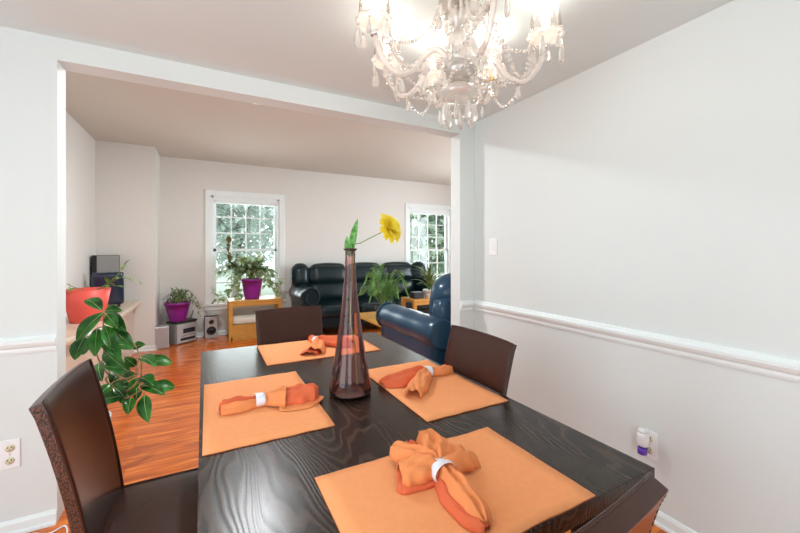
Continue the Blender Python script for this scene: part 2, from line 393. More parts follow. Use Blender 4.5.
run('trim_right_chair_rail', (XR, YD), (XR, YB), (-1, 0), 'rail', 0.85)
run('trim_left_chair_rail', (XW, YD), (OL, YD), (0, -1), 'rail', 0.85)
run('trim_jamb_chair_rail', (OR, YD), (XR - 0.028, YD), (0, -1), 'rail', 0.85)

# windows in the far wall
def window(name, x0, x1, y, z0, z1, name_pane='glass'):
    root = bpy.data.objects.new(name, None); COL.objects.link(root); struct(root); root.location = (0, 0, 0)
    bm = bmesh.new(); t = 0.085
    box(bm, (x0 - t, y - 0.018, z0 - 0.0), (x0, y, z1)); box(bm, (x1, y - 0.018, z0), (x1 + t, y, z1)); box(bm, (x0 - t, y - 0.018, z1), (x1 + t, y, z1 + t))
    obj('casing', bm, TRIM, root, bev=0.004)
    bm = bmesh.new(); box(bm, (x0 - t - 0.02, y - 0.05, z0 - 0.03), (x1 + t + 0.02, y + 0.06, z0)); box(bm, (x0 - t, y - 0.016, z0 - 0.10), (x1 + t, y, z0 - 0.03))
    obj('stool', bm, TRIM, root, bev=0.004)
    bm = bmesh.new(); f = 0.03
    for a, b in (((x0, y, z0), (x0 + f, y + 0.15, z1)), ((x1 - f, y, z0), (x1, y + 0.15, z1)), ((x0, y, z1 - f), (x1, y + 0.15, z1)), ((x0, y, z0), (x1, y + 0.15, z0 + f))): box(bm, a, b)
    obj('frame', bm, TRIM, root)
    zm = 1.345; a0, a1 = x0 + f, x1 - f
    for k, (s0, s1, yy) in enumerate(((zm - 0.02, z1 - f, y + 0.085), (z0 + f, zm + 0.02, y + 0.05))):
        bm = bmesh.new(); g = 0.04
        box(bm, (a0, yy, s0), (a0 + g, yy + 0.03, s1)); box(bm, (a1 - g, yy, s0), (a1, yy + 0.03, s1))
        box(bm, (a0, yy, s1 - g), (a1, yy + 0.03, s1)); box(bm, (a0, yy, s0), (a1, yy + 0.03, s0 + g))
        sash = obj('sash', bm, TRIM, root)
        bm = bmesh.new()
        for i in range(1, 4):
            xx = a0 + g + (a1 - a0 - 2 * g) * i / 4; box(bm, (xx - 0.009, yy + 0.003, s0 + g), (xx + 0.009, yy + 0.02, s1 - g))
        for i in range(1, 3):
            zz = s0 + g + (s1 - s0 - 2 * g) * i / 3; box(bm, (a0 + g, yy + 0.004, zz - 0.009), (a1 - g, yy + 0.019, zz + 0.009))
        obj('muntins', bm, TRIM, sash)
        bm = bmesh.new(); box(bm, (a0 + g, yy + 0.021, s0 + g), (a1 - g, yy + 0.025, s1 - g)); obj('pane', bm, PANE, sash)
    return root
window('window_1', *W1, YF, WB, WT); window('window_2', *W2, YF, WB, WT)
def blind(x0, x1, y, z, label):
    t = thing('roller_blind', label, 'blind', ((x0 + x1) / 2, y, z))
    w_ = (x1 - x0) / 2 - 0.012
    obj('headrail', B((-w_, -0.002, -0.05), (w_, 0.04, 0)), TRIM, t, bev=0.004)
    bm = bmesh.new(); box(bm, (-w_ + 0.01, 0.004, -0.085), (w_ - 0.01, 0.034, -0.052))
    for i in range(4): box(bm, (-w_ + 0.01, 0.002, -0.083 + i * 0.008), (w_ - 0.01, 0.037, -0.080 + i * 0.008))
    obj('stacked_slats', bm, TRIM, t)
    bm = bmesh.new(); tube(bm, [(-w_ + 0.05, -0.004, -0.04), (-w_ + 0.05, -0.006, -0.75)], 0.0035, 6); obj('wand', bm, PLATE, t)
blind(W1[0] + 0.0, W1[1], YF + 0.005, WT - 0.03, 'raised white blind at the top of the window behind the large plant')
blind(W2[0] + 0.0, W2[1], YF + 0.005, WT - 0.03, 'raised white blind at the top of the window behind the sofa')
for nm, ax in (('added_back_window', 0), ('added_side_window', 1)):  # frames of the added, unseen window openings that let in the fill
    root = bpy.data.objects.new(nm, None); COL.objects.link(root); struct(root); bm = bmesh.new()
    if ax == 0:
        for a, b in (((-1.58, 0.7), (-1.46, 2.2)), ((0.26, 0.7), (0.38, 2.2)), ((-1.58, 2.16), (0.38, 2.28)), ((-1.62, 0.64), (0.42, 0.74)), ((-0.64, 0.7), (-0.56, 2.2))): box(bm, (a[0], YB - 0.04, a[1]), (b[0], YB + 0.018, b[1]))
    else:
        for a, b in (((2.62, 0.7), (2.74, 2.3)), ((4.66, 0.7), (4.78, 2.3)), ((2.62, 2.26), (4.78, 2.38)), ((2.58, 0.64), (4.82, 0.74)), ((3.66, 0.7), (3.74, 2.3))): box(bm, (XE - 0.018, a[0], a[1]), (XE + 0.04, b[0], b[1]))
    obj('frame', bm, TRIM, root)

cl = thing('added_ceiling_light', 'round white flush ceiling light added as unseen fill in the living room behind the header', 'ceiling light', (0.4, 3.5, ZL - 0.0005))
bm = bmesh.new(); lathe(bm, [(0.15, -0.0), (0.15, -0.018), (0.14, -0.022)], 32, cap1=True); obj('base', bm, TRIM, cl)
bm = bmesh.new(); lathe(bm, [(0.002, -0.062), (0.06, -0.058), (0.11, -0.042), (0.13, -0.0225)], 32, cap1=False); obj('diffuser', bm, mat('added_lit_diffuser', (1, 1, 1), 0.5, emit=(1, 0.97, 0.93), estr=1.6), cl)
ll = bpy.data.lights.new('added_ceiling_fill', 'AREA'); ll.shape = 'DISK'; ll.size = 0.24; ll.energy = 44; ll.color = (0.93, 0.97, 1.0)  # invented lamp, hidden by the header, added to brighten the far walls
lo = bpy.data.objects.new('added_ceiling_fill', ll); COL.objects.link(lo); lo.parent = cl; lo.location = (0, 0, -0.066)
# outdoors
g_ = obj('ground', B((-14, 6.61, -0.5), (24, 34, -0.4)), LAWN); struct(g_)
def tree(x, y, h, r, m, label, seed, n=3600, zc=None):
    rnd = random.Random(seed); t = thing('tree', label, 'tree', (x, y, -0.4), 0, 'trees outside the far windows')
    bm = bmesh.new(); tube(bm, spline([(0, 0, 0), (0.1, 0.05, h * 0.3), (0, 0, h * 0.7)]), 0.14, 8, r1=0.05)
    for k in range(5):
        a = rnd.uniform(0, 2 * PI); tube(bm, spline([(0.05, 0, h * 0.25), (r * 0.3 * math.cos(a), r * 0.3 * math.sin(a), h * 0.45), (r * 0.7 * math.cos(a), r * 0.7 * math.sin(a), h * 0.7)]), 0.06, 6, r1=0.02)
    obj('trunk', bm, BARK, t)
    bm = bmesh.new()
    for k in range(n):
        u, v, q = rnd.uniform(-1, 1), rnd.uniform(0, 2 * PI), rnd.random() ** 0.4
        s = math.sqrt(1 - u * u); c = Vector((r * q * s * math.cos(v), r * q * s * math.sin(v), h * 0.55 + h * 0.45 * q * u))
        d = Vector((rnd.uniform(-1, 1), rnd.uniform(-1, 1), rnd.uniform(-0.8, 0.4))).normalized() * rnd.uniform(0.2, 0.42)
        leaf(bm, c, c + d, d.length * 0.7, n=2, droop=0.1)
    obj('foliage', bm, m, t)
for i, (x, y, h, r, m, lb) in enumerate([
    (-1.9, 11.0, 5.2, 1.7, LEAF_TREE_GLARE, 'glare-whitened leafy tree seen through the left side of the window behind the large plant'),
    (0.9, 14.4, 6.4, 1.9, LEAF_TREE_GLARE, 'glare-whitened leafy tree in the middle of the window behind the large plant'),
    (3.4, 10.8, 5.2, 1.6, LEAF_TREE_GLARE, 'glare-whitened leafy tree outside, right side of the window behind the large plant'),
    (7.0, 10.6, 5.0, 1.6, LEAF_TREE, 'green tree seen through the left side of the window behind the sofa'),
    (10.4, 12.4, 5.6, 2.0, LEAF_TREE, 'green tree seen through the right side of the window behind the sofa')]):
    tree(x, y, h, r, m, lb, 10 + i)

# ================================================================== WALL FITTINGS
def outlet(loc, rz, label, sockets=2):
    t = thing('wall_outlet', label, 'outlet', loc, rz)       # local: plate in XZ, front toward -Y
    obj('cover_plate', B((-0.036, -0.006, -0.068), (0.036, 0, 0.068)), PLATE, t, bev=0.003)
    for s in (-1, 1):
        bm = bmesh.new(); M = Matrix.Translation((0, -0.006, s * 0.03)) @ Matrix.Rotation(PI / 2, 4, 'X')
        lathe(bm, [(0.017, 0), (0.017, 0.003), (0.001, 0.003)], 20, M=M, cap1=True)
        sk = obj('socket', bm, IVORY, t)
        bm = bmesh.new()
        for dx in (-0.006, 0.006): box(bm, (dx - 0.0016, -0.0105, s * 0.03), (dx + 0.0016, -0.009, s * 0.03 + 0.008))
        box(bm, (-0.002, -0.0105, s * 0.03 - 0.009), (0.002, -0.009, s * 0.03 - 0.005)); obj('slots', bm, DARKHOLE, sk)
    bm = bmesh.new(); lathe(bm, [(0.003, 0), (0.003, 0.001)], 8, M=Matrix.Translation((0, -0.006, 0)) @ Matrix.Rotation(PI / 2, 4, 'X'), cap1=True); obj('screw', bm, CHROME, t)
    return t
outlet((-0.822, YD, 0.381), 0, 'white wall outlet with two ivory sockets below the left chair rail')
outlet((XR, 1.035, 0.375), -PI / 2, 'white wall outlet on the right wall with an air freshener plugged in')
t = thing('air_freshener', 'white plug-in air freshener with purple oil on the right wall', 'air freshener', (XR - 0.0065, 1.05, 0.39), -PI / 2)
bm = bmesh.new(); puff(bm, (0, -0.028, 0.012), (0.05, 0.05, 0.075), 0.018, n=5); obj('body', bm, PLATE, t)
bm = bmesh.new(); lathe(bm, [(0.015, 0), (0.021, 0.004), (0.021, 0.03), (0.018, 0.034)], 18, (0, -0.036, -0.062), cap1=True); obj('oil_bottle', bm, PURPLELIQ, t)
bm = bmesh.new(); lathe(bm, [(0.02, 0), (0.022, 0.01), (0.018, 0.018), (0.004, 0.02)], 18, (0, -0.03, 0.045), cap1=True); obj('cap', bm, PLATE, t)
t = thing('light_switch', 'white light switch plate on right wall above the chair rail', 'switch', (XR, 2.168, 1.37), -PI / 2)
obj('cover_plate', B((-0.045, -0.006, -0.065), (0.045, 0, 0.065)), PLATE, t, bev=0.003)
obj('rocker', B((-0.017, -0.011, -0.033), (0.017, -0.006, 0.033)), TRIM, t, bev=0.002)
bm = bmesh.new(); tube(bm, spline([(-0.86, 2.33, 0.006), (-0.78, 2.31, 0.006), (-0.73, 2.335, 0.006), (-0.66, 2.30, 0.006), (-0.61, 2.33, 0.006), (-0.58, 2.22, 0.006), (-0.60, 2.05, 0.006)]), 0.0035, 6)
tag(obj('power_cord', bm, PLATE), 'thin white cord lying on the floor along the left baseboard', 'cord')

# ================================================================== FIREPLACE LEDGE on the living room left wall
t = thing('fireplace_ledge', 'beige marble fireplace ledge with rounded edge along the living room left wall', 'ledge', (XL, 4.6, 0))
def prism(bm, pts, z0, z1):
    a = [bm.verts.new((x, y, z0)) for x, y in pts]; b = [bm.verts.new((x, y, z1)) for x, y in pts]
    bm.faces.new(a[::-1]); bm.faces.new(b)
    for i in range(len(a)):
        j = (i + 1) % len(a); bm.faces.new((a[i], a[j], b[j], b[i]))
bm = bmesh.new(); prism(bm, [(0, -1.35), (0.25, -1.2), (0.42, -0.75), (0.475, -0.4), (0.475, 1.285), (0, 1.285)], 0.62, 0.68); obj('shelf_slab', bm, MARBLE, t, bev=0.02)
bm = bmesh.new(); prism(bm, [(0, -1.25), (0.20, -1.12), (0.36, -0.7), (0.40, -0.38), (0.40, 1.285), (0, 1.285)], 0.0, 0.62); obj('surround', bm, MARBLE, t)

# ================================================================== DINING TABLE
TX0, TX1, TY0, TY1, TZ = -0.024, 1.075, 0.555, 2.44, 0.75
tc_ = ((TX0 + TX1) / 2, (TY0 + TY1) / 2)
t = thing('dining_table', 'large dark espresso wood dining table with visible grain', 'table', (*tc_, 0), 0.008)
hx, hy = (TX1 - TX0) / 2, (TY1 - TY0) / 2
obj('tabletop', B((-hx, -hy, 0.722), (hx, hy, TZ)), TABLE, t, bev=0.002)
bm = bmesh.new(); i_ = 0.05
for a, b in (((-hx + i_, -hy + i_), (hx - i_, -hy + i_ + 0.02)), ((-hx + i_, hy - i_ - 0.02), (hx - i_, hy - i_)), ((-hx + i_, -hy + i_ + 0.02), (-hx + i_ + 0.02, hy - i_ - 0.02)), ((hx - i_ - 0.02, -hy + i_ + 0.02), (hx - i_, hy - i_ - 0.02))):
    box(bm, (*a, 0.65), (*b, 0.722))
obj('apron', bm, TABLE, t)
for sx in (-1, 1):
    for sy in (-1, 1):
        bm = bmesh.new(); x, y = sx * (hx - i_ - 0.06), sy * (hy - i_ - 0.06); box(bm, (x - 0.04, y - 0.04, 0), (x + 0.04, y + 0.04, 0.722)); obj('leg', bm, TABLE, t, bev=0.003)

# ================================================================== DINING CHAIRS
def make_chair(label):
    t = thing('dining_chair', label, 'chair', group='dining chairs around the table')
    # local frame: faces +Y
    bm = bmesh.new(); puff(bm, (0, 0.0, 0.425), (0.42, 0.46, 0.085), 0.018, 0.008, 10); obj('seat', bm, LEATHER_BROWN, t)
    bm = bmesh.new()
    for s in (-1, 1): tube(bm, [(s * 0.207, -0.215, 0.462), (s * 0.207, 0.218, 0.462)], 0.004, 6)
    tube(bm, [(-0.203, 0.225, 0.462), (0.203, 0.225, 0.462)], 0.004, 6); obj('seat_piping', bm, LEATHER_BROWN, t)
    obj('seat_rail', B((-0.19, -0.2, 0.335), (0.19, 0.21, 0.384)), LEG, t)
    # backrest: front concave in height, back bulging
    def yf(z): q = (z - 0.40) / 0.55; return -0.195 - 0.05 * q - 0.055 * q * q
    bm = bmesh.new(); nx, nz = 12, 14; hw = 0.216; fr = []; bk = []
    for j in range(nz + 1):
        z = 0.385 + (0.95 - 0.385) * j / nz; rf = []; rb = []; k = hw - 0.014 * (1 - j / nz)
        for i in range(nx + 1):
            x = -k + 2 * k * i / nx; u = x / k; arch = (1 - u * u)
            rf.append(bm.verts.new((x, yf(z) - 0.012 * arch, z + 0.004 * arch * (j == nz))))
            rb.append(bm.verts.new((x * 0.985, yf(z) - 0.030 - 0.010 * arch, z - (0.011 * (j == nz)))))
        fr.append(rf); bk.append(rb)
    def fc(vs, mi): f = bm.faces.new(vs); f.material_index = mi; f.smooth = True; return f
    for j in range(nz):
        for i in range(nx):
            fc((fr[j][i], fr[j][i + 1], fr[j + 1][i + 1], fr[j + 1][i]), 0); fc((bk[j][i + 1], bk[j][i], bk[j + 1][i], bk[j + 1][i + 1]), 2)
        for i in (0, nx): fc((fr[j][i], fr[j + 1][i], bk[j + 1][i], bk[j][i]), 1).smooth = False
    for i in range(nx):
        fc((fr[nz][i], fr[nz][i + 1], bk[nz][i + 1], bk[nz][i]), 0).smooth = False; fc((fr[0][i + 1], fr[0][i], bk[0][i], bk[0][i + 1]), 0)
    edge = [v.co.copy() for v in [fr[j][0] for j in range(nz + 1)]]; edger = [Vector((-c.x, c.y, c.z)) for c in edge]; top = [v.co.copy() for v in fr[nz]]
    be = [[bk[j][k].co.copy() for j in range(nz + 1)] for k in (0, nx)]
    back = obj('backrest', bm, [LEATHER_BROWN, CROC, LEATHER_SHEEN], t, bev=0.003)
    bm = bmesh.new(); tube(bm, edge + top[1:-1] + edger[::-1], 0.0035, 6); obj('piping', bm, LEATHER_BROWN, back)
    for s, e in zip((1, -1), be):
        bm = bmesh.new()
        for j in range(nz):
            for q in (0.1, 0.4, 0.7):
                p = e[j].lerp(e[j + 1], q); p2 = e[j].lerp(e[j + 1], q + 0.17); o_ = Vector((s * 0.015, -0.0014, 0)); tube(bm, [p + o_, p2 + o_], 0.0013, 5)
        obj('stitching', bm, STITCH, back)
    for sx in (-1, 1):
        for sy, y0 in ((1, 0.18), (-1, -0.17)):
            bm = bmesh.new(); tp = box(bm, (sx * 0.165 - 0.02, y0 - 0.02, 0), (sx * 0.165 + 0.02, y0 + 0.02, 0.336))
            for v in tp:
                if v.co.z < 0.01: v.co.x = sx * 0.17 + (v.co.x - sx * 0.165) * 0.75; v.co.y = y0 + (0.0 if sy > 0 else -0.03) + (v.co.y - y0) * 0.75
            obj('leg', bm, LEG, t, bev=0.002)
    return t
c0 = make_chair('brown leather dining chair at the left side of the table before the plant')
c0.location = (-0.075, 1.482, 0); c0.rotation_euler = (0, 0, -PI / 2)
for loc, rz, lb in (((0.84, 1.36, 0), PI / 2 + 0.0, 'brown leather dining chair tucked into the right side of the table by the wall'),
                    ((0.505, 2.235, 0), PI + 0.04, 'brown leather dining chair at the far end of the table, facing the camera'),
                    ((0.452, 0.645, 0), 0.09, 'brown leather dining chair nearest the camera, its back corner at bottom right')):
    c = copy_tree(c0); c.location = loc; c.rotation_euler = (0, 0, rz); c['label'] = lb

# ================================================================== PLACEMATS, NAPKINS, RINGS, VASE
def placemat(x0, x1, y0, y1, rz, label, seed):
    rnd = random.Random(seed); cx, cy = (x0 + x1) / 2, (y0 + y1) / 2; hx, hy = (x1 - x0) / 2, (y1 - y0) / 2
    t = thing('placemat', label, 'placemat', (cx, cy, TZ), rz, 'orange placemats on the table')
    def sheet(bm, hx, hy, z0, z1):
        n = 14; g = [[], []]
        for k, z in ((0, z0), (1, z1)):
            for i in range(n + 1):
                g[k].append([bm.verts.new((-hx + 2 * hx * i / n, -hy + 2 * hy * j / n + 0.0015 * math.sin(i * 1.7 + seed), z + (0.0006 * math.sin(i * 1.3 + j) if k else 0))) for j in range(n + 1)])
        for i in range(n):
            for j in range(n):
                bm.faces.new((g[1][i][j], g[1][i + 1][j], g[1][i + 1][j + 1], g[1][i][j + 1])).smooth = True; bm.faces.new((g[0][i][j + 1], g[0][i + 1][j + 1], g[0][i + 1][j], g[0][i][j]))
        for i in range(n):
            bm.faces.new((g[0][i][0], g[0][i + 1][0], g[1][i + 1][0], g[1][i][0])); bm.faces.new((g[0][i + 1][n], g[0][i][n], g[1][i][n], g[1][i + 1][n]))
            bm.faces.new((g[0][0][i + 1], g[0][0][i], g[1][0][i], g[1][0][i + 1])); bm.faces.new((g[0][n][i], g[0][n][i + 1], g[1][n][i + 1], g[1][n][i]))
    bm = bmesh.new(); sheet(bm, hx, hy, 0.0025, 0.005); obj('cloth_top', bm, ORANGE, t)
    bm = bmesh.new(); sheet(bm, hx + 0.0012, hy + 0.0012, 0.0003, 0.0024); obj('backing', bm, BINDING, t)
placemat(0.272, 0.912, 1.975, 2.405, 0, 'orange cloth placemat at the far end of the table', 1)
placemat(-0.012, 0.382, 1.196, 1.815, 0.0, 'orange cloth placemat on the left side of the table, before the left chair', 2)
placemat(0.672, 1.048, 1.073, 1.675, 0, 'orange cloth placemat on the right side of the table, before the right chair', 3)
placemat(0.247, 0.828, 0.560, 0.943, 0.0, 'large orange cloth placemat nearest the camera', 4)

def cloth(bm, secs, mi, nr=3.0, amp=0.004, nu=22, sub=6, z0=0.0, ph=0.0):
    """gathered cloth: sections (x, y, half width, arch height, base lift)"""
    P = spline([(s[0], s[1], s[4]) for s in secs], sub); Q = spline([(s[2], s[3], 0) for s in secs], sub); rows = []
    for i, (p, q) in enumerate(zip(P, Q)):
        d = (P[min(i + 1, len(P) - 1)] - P[max(i - 1, 0)]); d.z = 0; d.normalize(); s = Vector((-d.y, d.x, 0)); wd, h = max(q.x * (1 + 0.07 * math.sin(i * 0.9 + ph * 2)), 0.002), max(q.y, 0.001)
        row = []
        for k in range(nu + 1):
            u = -1 + 2 * k / nu; zz = z0 + p.z + h * math.sqrt(max(0, 1 - u ** 2)) * (1 + 0.10 * math.sin(5.1 * u + i * 0.45 + ph) + 0.07 * math.sin(9 * u - i * 0.8)) + amp * (1 + math.cos(nr * PI * u + ph + i * 0.12)) * (1 - u ** 4) * min(1, h / 0.012)
            row.append(bm.verts.new(Vector((p.x, p.y, 0)) + s * wd * u + Vector((0, 0, zz))))
        rows.append(row)
    for a, b in zip(rows, rows[1:]):
        for k in range(nu):
            f = bm.faces.new((a[k], a[k + 1], b[k + 1], b[k])); f.smooth = True; f.material_index = mi
ZN = TZ + 0.0065
def napkin(label, light, dark, ring, rlabel):
    """light / dark: lists of (sections, ripple count, ripple height, z) in world plan metres; ring: x, y, axis angle, radius"""
    cx, cy = ring[0], ring[1]
    t = thing('folded_napkin', label, 'napkin', (cx, cy, ZN), 0, 'gathered napkins on the placemats')
    for nm, grp, m in (('outer_cloth', light, NAPO), ('lining', dark, ORANGEDK)):
        bm = bmesh.new()
        for secs, nr, amp, z, ph in grp: cloth(bm, [(s[0] - cx, s[1] - cy, *s[2:]) for s in secs], 0, nr, amp, z0=z, ph=ph)
        obj(nm, bm, m, t, solid=0.0016)
    r = ring[3]; bm = bmesh.new(); M = Matrix.Translation((0, 0, 0)) @ Matrix.Rotation(ring[2], 4, 'Z') @ Matrix.Rotation(PI / 2, 4, 'Y') @ Matrix.Scale(0.72, 4, (1, 0, 0))
    w2 = ring[4] / 2
    lathe(bm, [(r, -w2), (r + 0.002, -w2 * 0.6), (r + 0.002, w2 * 0.6), (r, w2), (r - 0.0018, w2), (r - 0.0018, -w2), (r, -w2)], 28, M=M, cap0=False)
    o = obj('napkin_ring', bm, RINGM, None, (cx, cy, ZN + r * 0.72 + 0.001)); tag(o, rlabel, 'napkin ring', 'white napkin rings')
# left napkin
napkin('orange napkin gathered in a ring on the left placemat',
       [([(0.045, 1.463, 0.020, 0.020, 0), (0.10, 1.462, 0.026, 0.026, 0), (0.155, 1.472, 0.022, 0.024, 0), (0.19, 1.474, 0.017, 0.024, 0)], 2, 0.004, 0, 0),
        ([(0.175, 1.474, 0.017, 0.022, 0.001), (0.215, 1.470, 0.030, 0.030, 0.001), (0.262, 1.462, 0.066, 0.036, 0.004), (0.272, 1.460, 0.072, 0.030, 0.010)], 2.2, 0.006, 0.003, 1),
        ([(0.24, 1.43, 0.04, 0.006, 0.001), (0.30, 1.420, 0.06, 0.005, 0.001), (0.36, 1.43, 0.05, 0.005, 0.001), (0.41, 1.435, 0.008, 0.004, 0.001)], 2, 0.001, 0, 0)],
       [([(0.040, 1.478, 0.016, 0.024, 0), (0.06, 1.480, 0.024, 0.034, 0), (0.11, 1.487, 0.019, 0.034, 0), (0.165, 1.486, 0.008, 0.026, 0)], 2.5, 0.004, 0, 0.6),
        ([(0.23, 1.468, 0.040, 0.02, 0.004), (0.29, 1.460, 0.058, 0.034, 0.002), (0.335, 1.452, 0.055, 0.042, 0.0), (0.375, 1.446, 0.042, 0.044, 0.0), (0.392, 1.442, 0.02, 0.026, 0.0)], 2.6, 0.006, 0.002, 2)],
       (0.178, 1.475, 0.03, 0.030, 0.034), 'white napkin ring on the left placemat')
# right napkin: tail to upper right, fan to the left and toward the camera
napkin('orange napkin with a burnt-orange wing, gathered in a ring on the right placemat',
       [([(0.905, 1.455, 0.016, 0.022, 0), (0.95, 1.450, 0.024, 0.028, 0), (1.005, 1.447, 0.026, 0.030, 0), (1.045, 1.447, 0.015, 0.020, 0)], 2, 0.004, 0, 0),
        ([(0.915, 1.452, 0.016, 0.022, 0.002), (0.875, 1.42, 0.032, 0.030, 0.004), (0.80, 1.34, 0.044, 0.034, 0.002), (0.745, 1.285, 0.040, 0.030, 0.000), (0.722, 1.262, 0.034, 0.026, 0.0)], 1.6, 0.004, 0.006, 0.5)],
       [([(0.915, 1.462, 0.016, 0.024, 0), (0.86, 1.470, 0.036, 0.030, 0), (0.78, 1.455, 0.066, 0.026, 0), (0.71, 1.445, 0.060, 0.018, 0), (0.665, 1.440, 0.022, 0.010, 0)], 2.4, 0.007, 0.001, 0),
        ([(0.98, 1.468, 0.010, 0.020, 0), (1.02, 1.465, 0.016, 0.028, 0), (1.052, 1.458, 0.010, 0.022, 0)], 1, 0.002, 0, 0)],
       (0.915, 1.454, -0.08, 0.029, 0.032), 'white napkin ring on the right placemat')
# near napkin: tail down right, bow fan to the upper left
napkin('orange napkin bow with several wings, gathered in a ring on the nearest placemat',
       [([(0.532, 0.780, 0.020, 0.028, 0), (0.535, 0.74, 0.026, 0.032, 0), (0.530, 0.68, 0.034, 0.034, 0), (0.524, 0.62, 0.026, 0.024, 0), (0.520, 0.596, 0.008, 0.010, 0)], 2.6, 0.006, 0.002, 2.5),
        ([(0.530, 0.785, 0.018, 0.028, 0.004), (0.520, 0.815, 0.030, 0.036, 0.006), (0.496, 0.865, 0.034, 0.032, 0.010), (0.472, 0.915, 0.028, 0.022, 0.010), (0.464, 0.930, 0.010, 0.010, 0.010)], 2, 0.005, 0.006, 0),
        ([(0.532, 0.785, 0.018, 0.030, 0.004), (0.545, 0.825, 0.045, 0.044, 0.006), (0.565, 0.87, 0.050, 0.048, 0.006), (0.570, 0.915, 0.034, 0.032, 0.008), (0.572, 0.955, 0.010, 0.012, 0.008)], 2.6, 0.006, 0.008, 1),
        ([(0.535, 0.785, 0.018, 0.028, 0.004), (0.565, 0.795, 0.034, 0.036, 0.006), (0.605, 0.812, 0.050, 0.034, 0.004), (0.640, 0.820, 0.050, 0.022, 0.0)], 2, 0.008, 0.002, 2),
        ([(0.525, 0.785, 0.016, 0.026, 0.002), (0.495, 0.800, 0.034, 0.032, 0.006), (0.455, 0.812, 0.040, 0.030, 0.004), (0.430, 0.818, 0.034, 0.024, 0.002)], 1.4, 0.005, 0.010, 0.4)],
       [([(0.520, 0.79, 0.024, 0.016, 0), (0.47, 0.81, 0.050, 0.016, 0), (0.45, 0.825, 0.058, 0.014, 0), (0.43, 0.835, 0.050, 0.010, 0)], 2, 0.003, 0.0, 0),
        ([(0.520, 0.77, 0.014, 0.014, 0), (0.508, 0.73, 0.020, 0.014, 0), (0.502, 0.67, 0.024, 0.014, 0), (0.510, 0.61, 0.022, 0.016, 0), (0.516, 0.59, 0.01, 0.012, 0)], 1, 0.003, 0.0, 0),
        ([(0.51, 0.85, 0.02, 0.02, 0), (0.52, 0.90, 0.03, 0.026, 0), (0.53, 0.945, 0.02, 0.02, 0)], 2, 0.003, 0.002, 0)],
       (0.532, 0.782, PI / 2 + 0.10, 0.034, 0.036), 'white napkin ring on the nearest placemat')
# far napkin
napkin('orange napkin gathered in a ring on the far placemat, partly behind the vase',
       [([(0.600, 2.36, 0.018, 0.026, 0), (0.606, 2.32, 0.022, 0.028, 0), (0.614, 2.285, 0.018, 0.024, 0)], 2, 0.005, 0, 0),
        ([(0.612, 2.29, 0.018, 0.026, 0), (0.60, 2.23, 0.034, 0.030, 0.002), (0.565, 2.12, 0.055, 0.032, 0.002), (0.53, 2.05, 0.055, 0.026, 0.0)], 2, 0.007, 0.004, 0)],
       [([(0.605, 2.30, 0.014, 0.028, 0), (0.60, 2.35, 0.016, 0.032, 0), (0.59, 2.385, 0.010, 0.026, 0)], 1, 0.003, 0, 0),
        ([(0.618, 2.285, 0.018, 0.026, 0), (0.66, 2.24, 0.045, 0.034, 0.002), (0.73, 2.17, 0.062, 0.034, 0.002), (0.79, 2.12, 0.045, 0.022, 0)], 2.4, 0.008, 0.003, 1),
        ([(0.575, 2.19, 0.03, 0.022, 0), (0.525, 2.09, 0.05, 0.022, 0), (0.50, 2.04, 0.048, 0.018, 0)], 2, 0.003, 0.0, 0)],
       (0.613, 2.29, PI / 2 + 0.2, 0.029, 0.030), 'white napkin ring on the far placemat')

t = thing('glass_vase', 'tall tapering amethyst glass bottle vase in the middle of the table', 'vase', (0.524, 1.435, TZ + 0.0005))
prof = [(0.074, 0.0), (0.084, 0.006), (0.0865, 0.016), (0.085, 0.04), (0.079, 0.075), (0.069, 0.13), (0.0575, 0.20), (0.0465, 0.28), (0.0355, 0.36), (0.0275, 0.44), (0.0225, 0.51), (0.0205, 0.56), (0.0215, 0.595)]
bm = bmesh.new(); lathe(bm, prof, 48, cap0=True); obj('body', bm, VASE, t)
bm = bmesh.new(); lathe(bm, [(0.0195, 0.592), (0.027, 0.594), (0.0285, 0.598), (0.027, 0.601), (0.019, 0.600), (0.0195, 0.592)], 40, cap0=False); obj('rim', bm, mat('dark_amethyst_rim', (0.06, 0.012, 0.02), 0.1, trans=0.0), t)
bm = bmesh.new(); lathe(bm, [(0.074, 0.0005), (0.0855, 0.008), (0.0875, 0.014), (0.086, 0.018), (0.080, 0.012), (0.06, 0.006), (0.01, 0.005)], 40, cap0=True, cap1=True); obj('thick_base', bm, glassmat('amethyst_base', (0.16, 0.04, 0.07), rough=0.02), t)
# flower standing in the vase
fx = thing('yellow_flower', 'yellow gerbera on a thin bent stem leaning out of the vase', 'flower', (0.524, 1.435, TZ + 0.035))
E_ = Vector((0.698, 1.430, 1.438)) - Vector((0.524, 1.435, TZ + 0.035)); axis = Vector((0.48, -0.74, 0.40)).normalized()
Fc = E_
bm = bmesh.new(); tube(bm, spline([(0.03, 0.0, 0.0), (0.022, 0.004, 0.16), (0.002, 0.0, 0.26), (0.006, 0.0, 0.42), (0.016, 0.0, 0.57), (0.05, -0.004, 0.592), Fc - axis * 0.012], 10), 0.0022, 6); obj('stem', bm, STEMG, fx)
Mf = Matrix.Translation(Fc) @ axis.to_track_quat('Z', 'Y').to_matrix().to_4x4()
bm = bmesh.new()
for ring_, (n, L, wdt, tilt) in enumerate(((22, 0.076, 0.024, 0.0), (20, 0.070, 0.022, 0.3), (18, 0.056, 0.018, 0.62), (14, 0.036, 0.012, 0.95))):
    for k in range(n):
        a = 2 * PI * (k + ring_ * 0.5) / n + 0.1 * math.sin(k * 3.1); tl = tilt + 0.12 * math.sin(k * 5.7 + ring_)
        d = Vector((math.cos(a) * math.cos(tl), math.sin(a) * math.cos(tl), math.sin(tl)))
        p0 = Mf @ Vector((0.008 * math.cos(a), 0.008 * math.sin(a), 0.002 * ring_)); p1 = Mf @ (Vector((0, 0, 0.002 * ring_)) + d * L)
        leaf(bm, p0, p1, wdt, up=axis, droop=0.06, fold=0.1, n=5, shape=1.3)
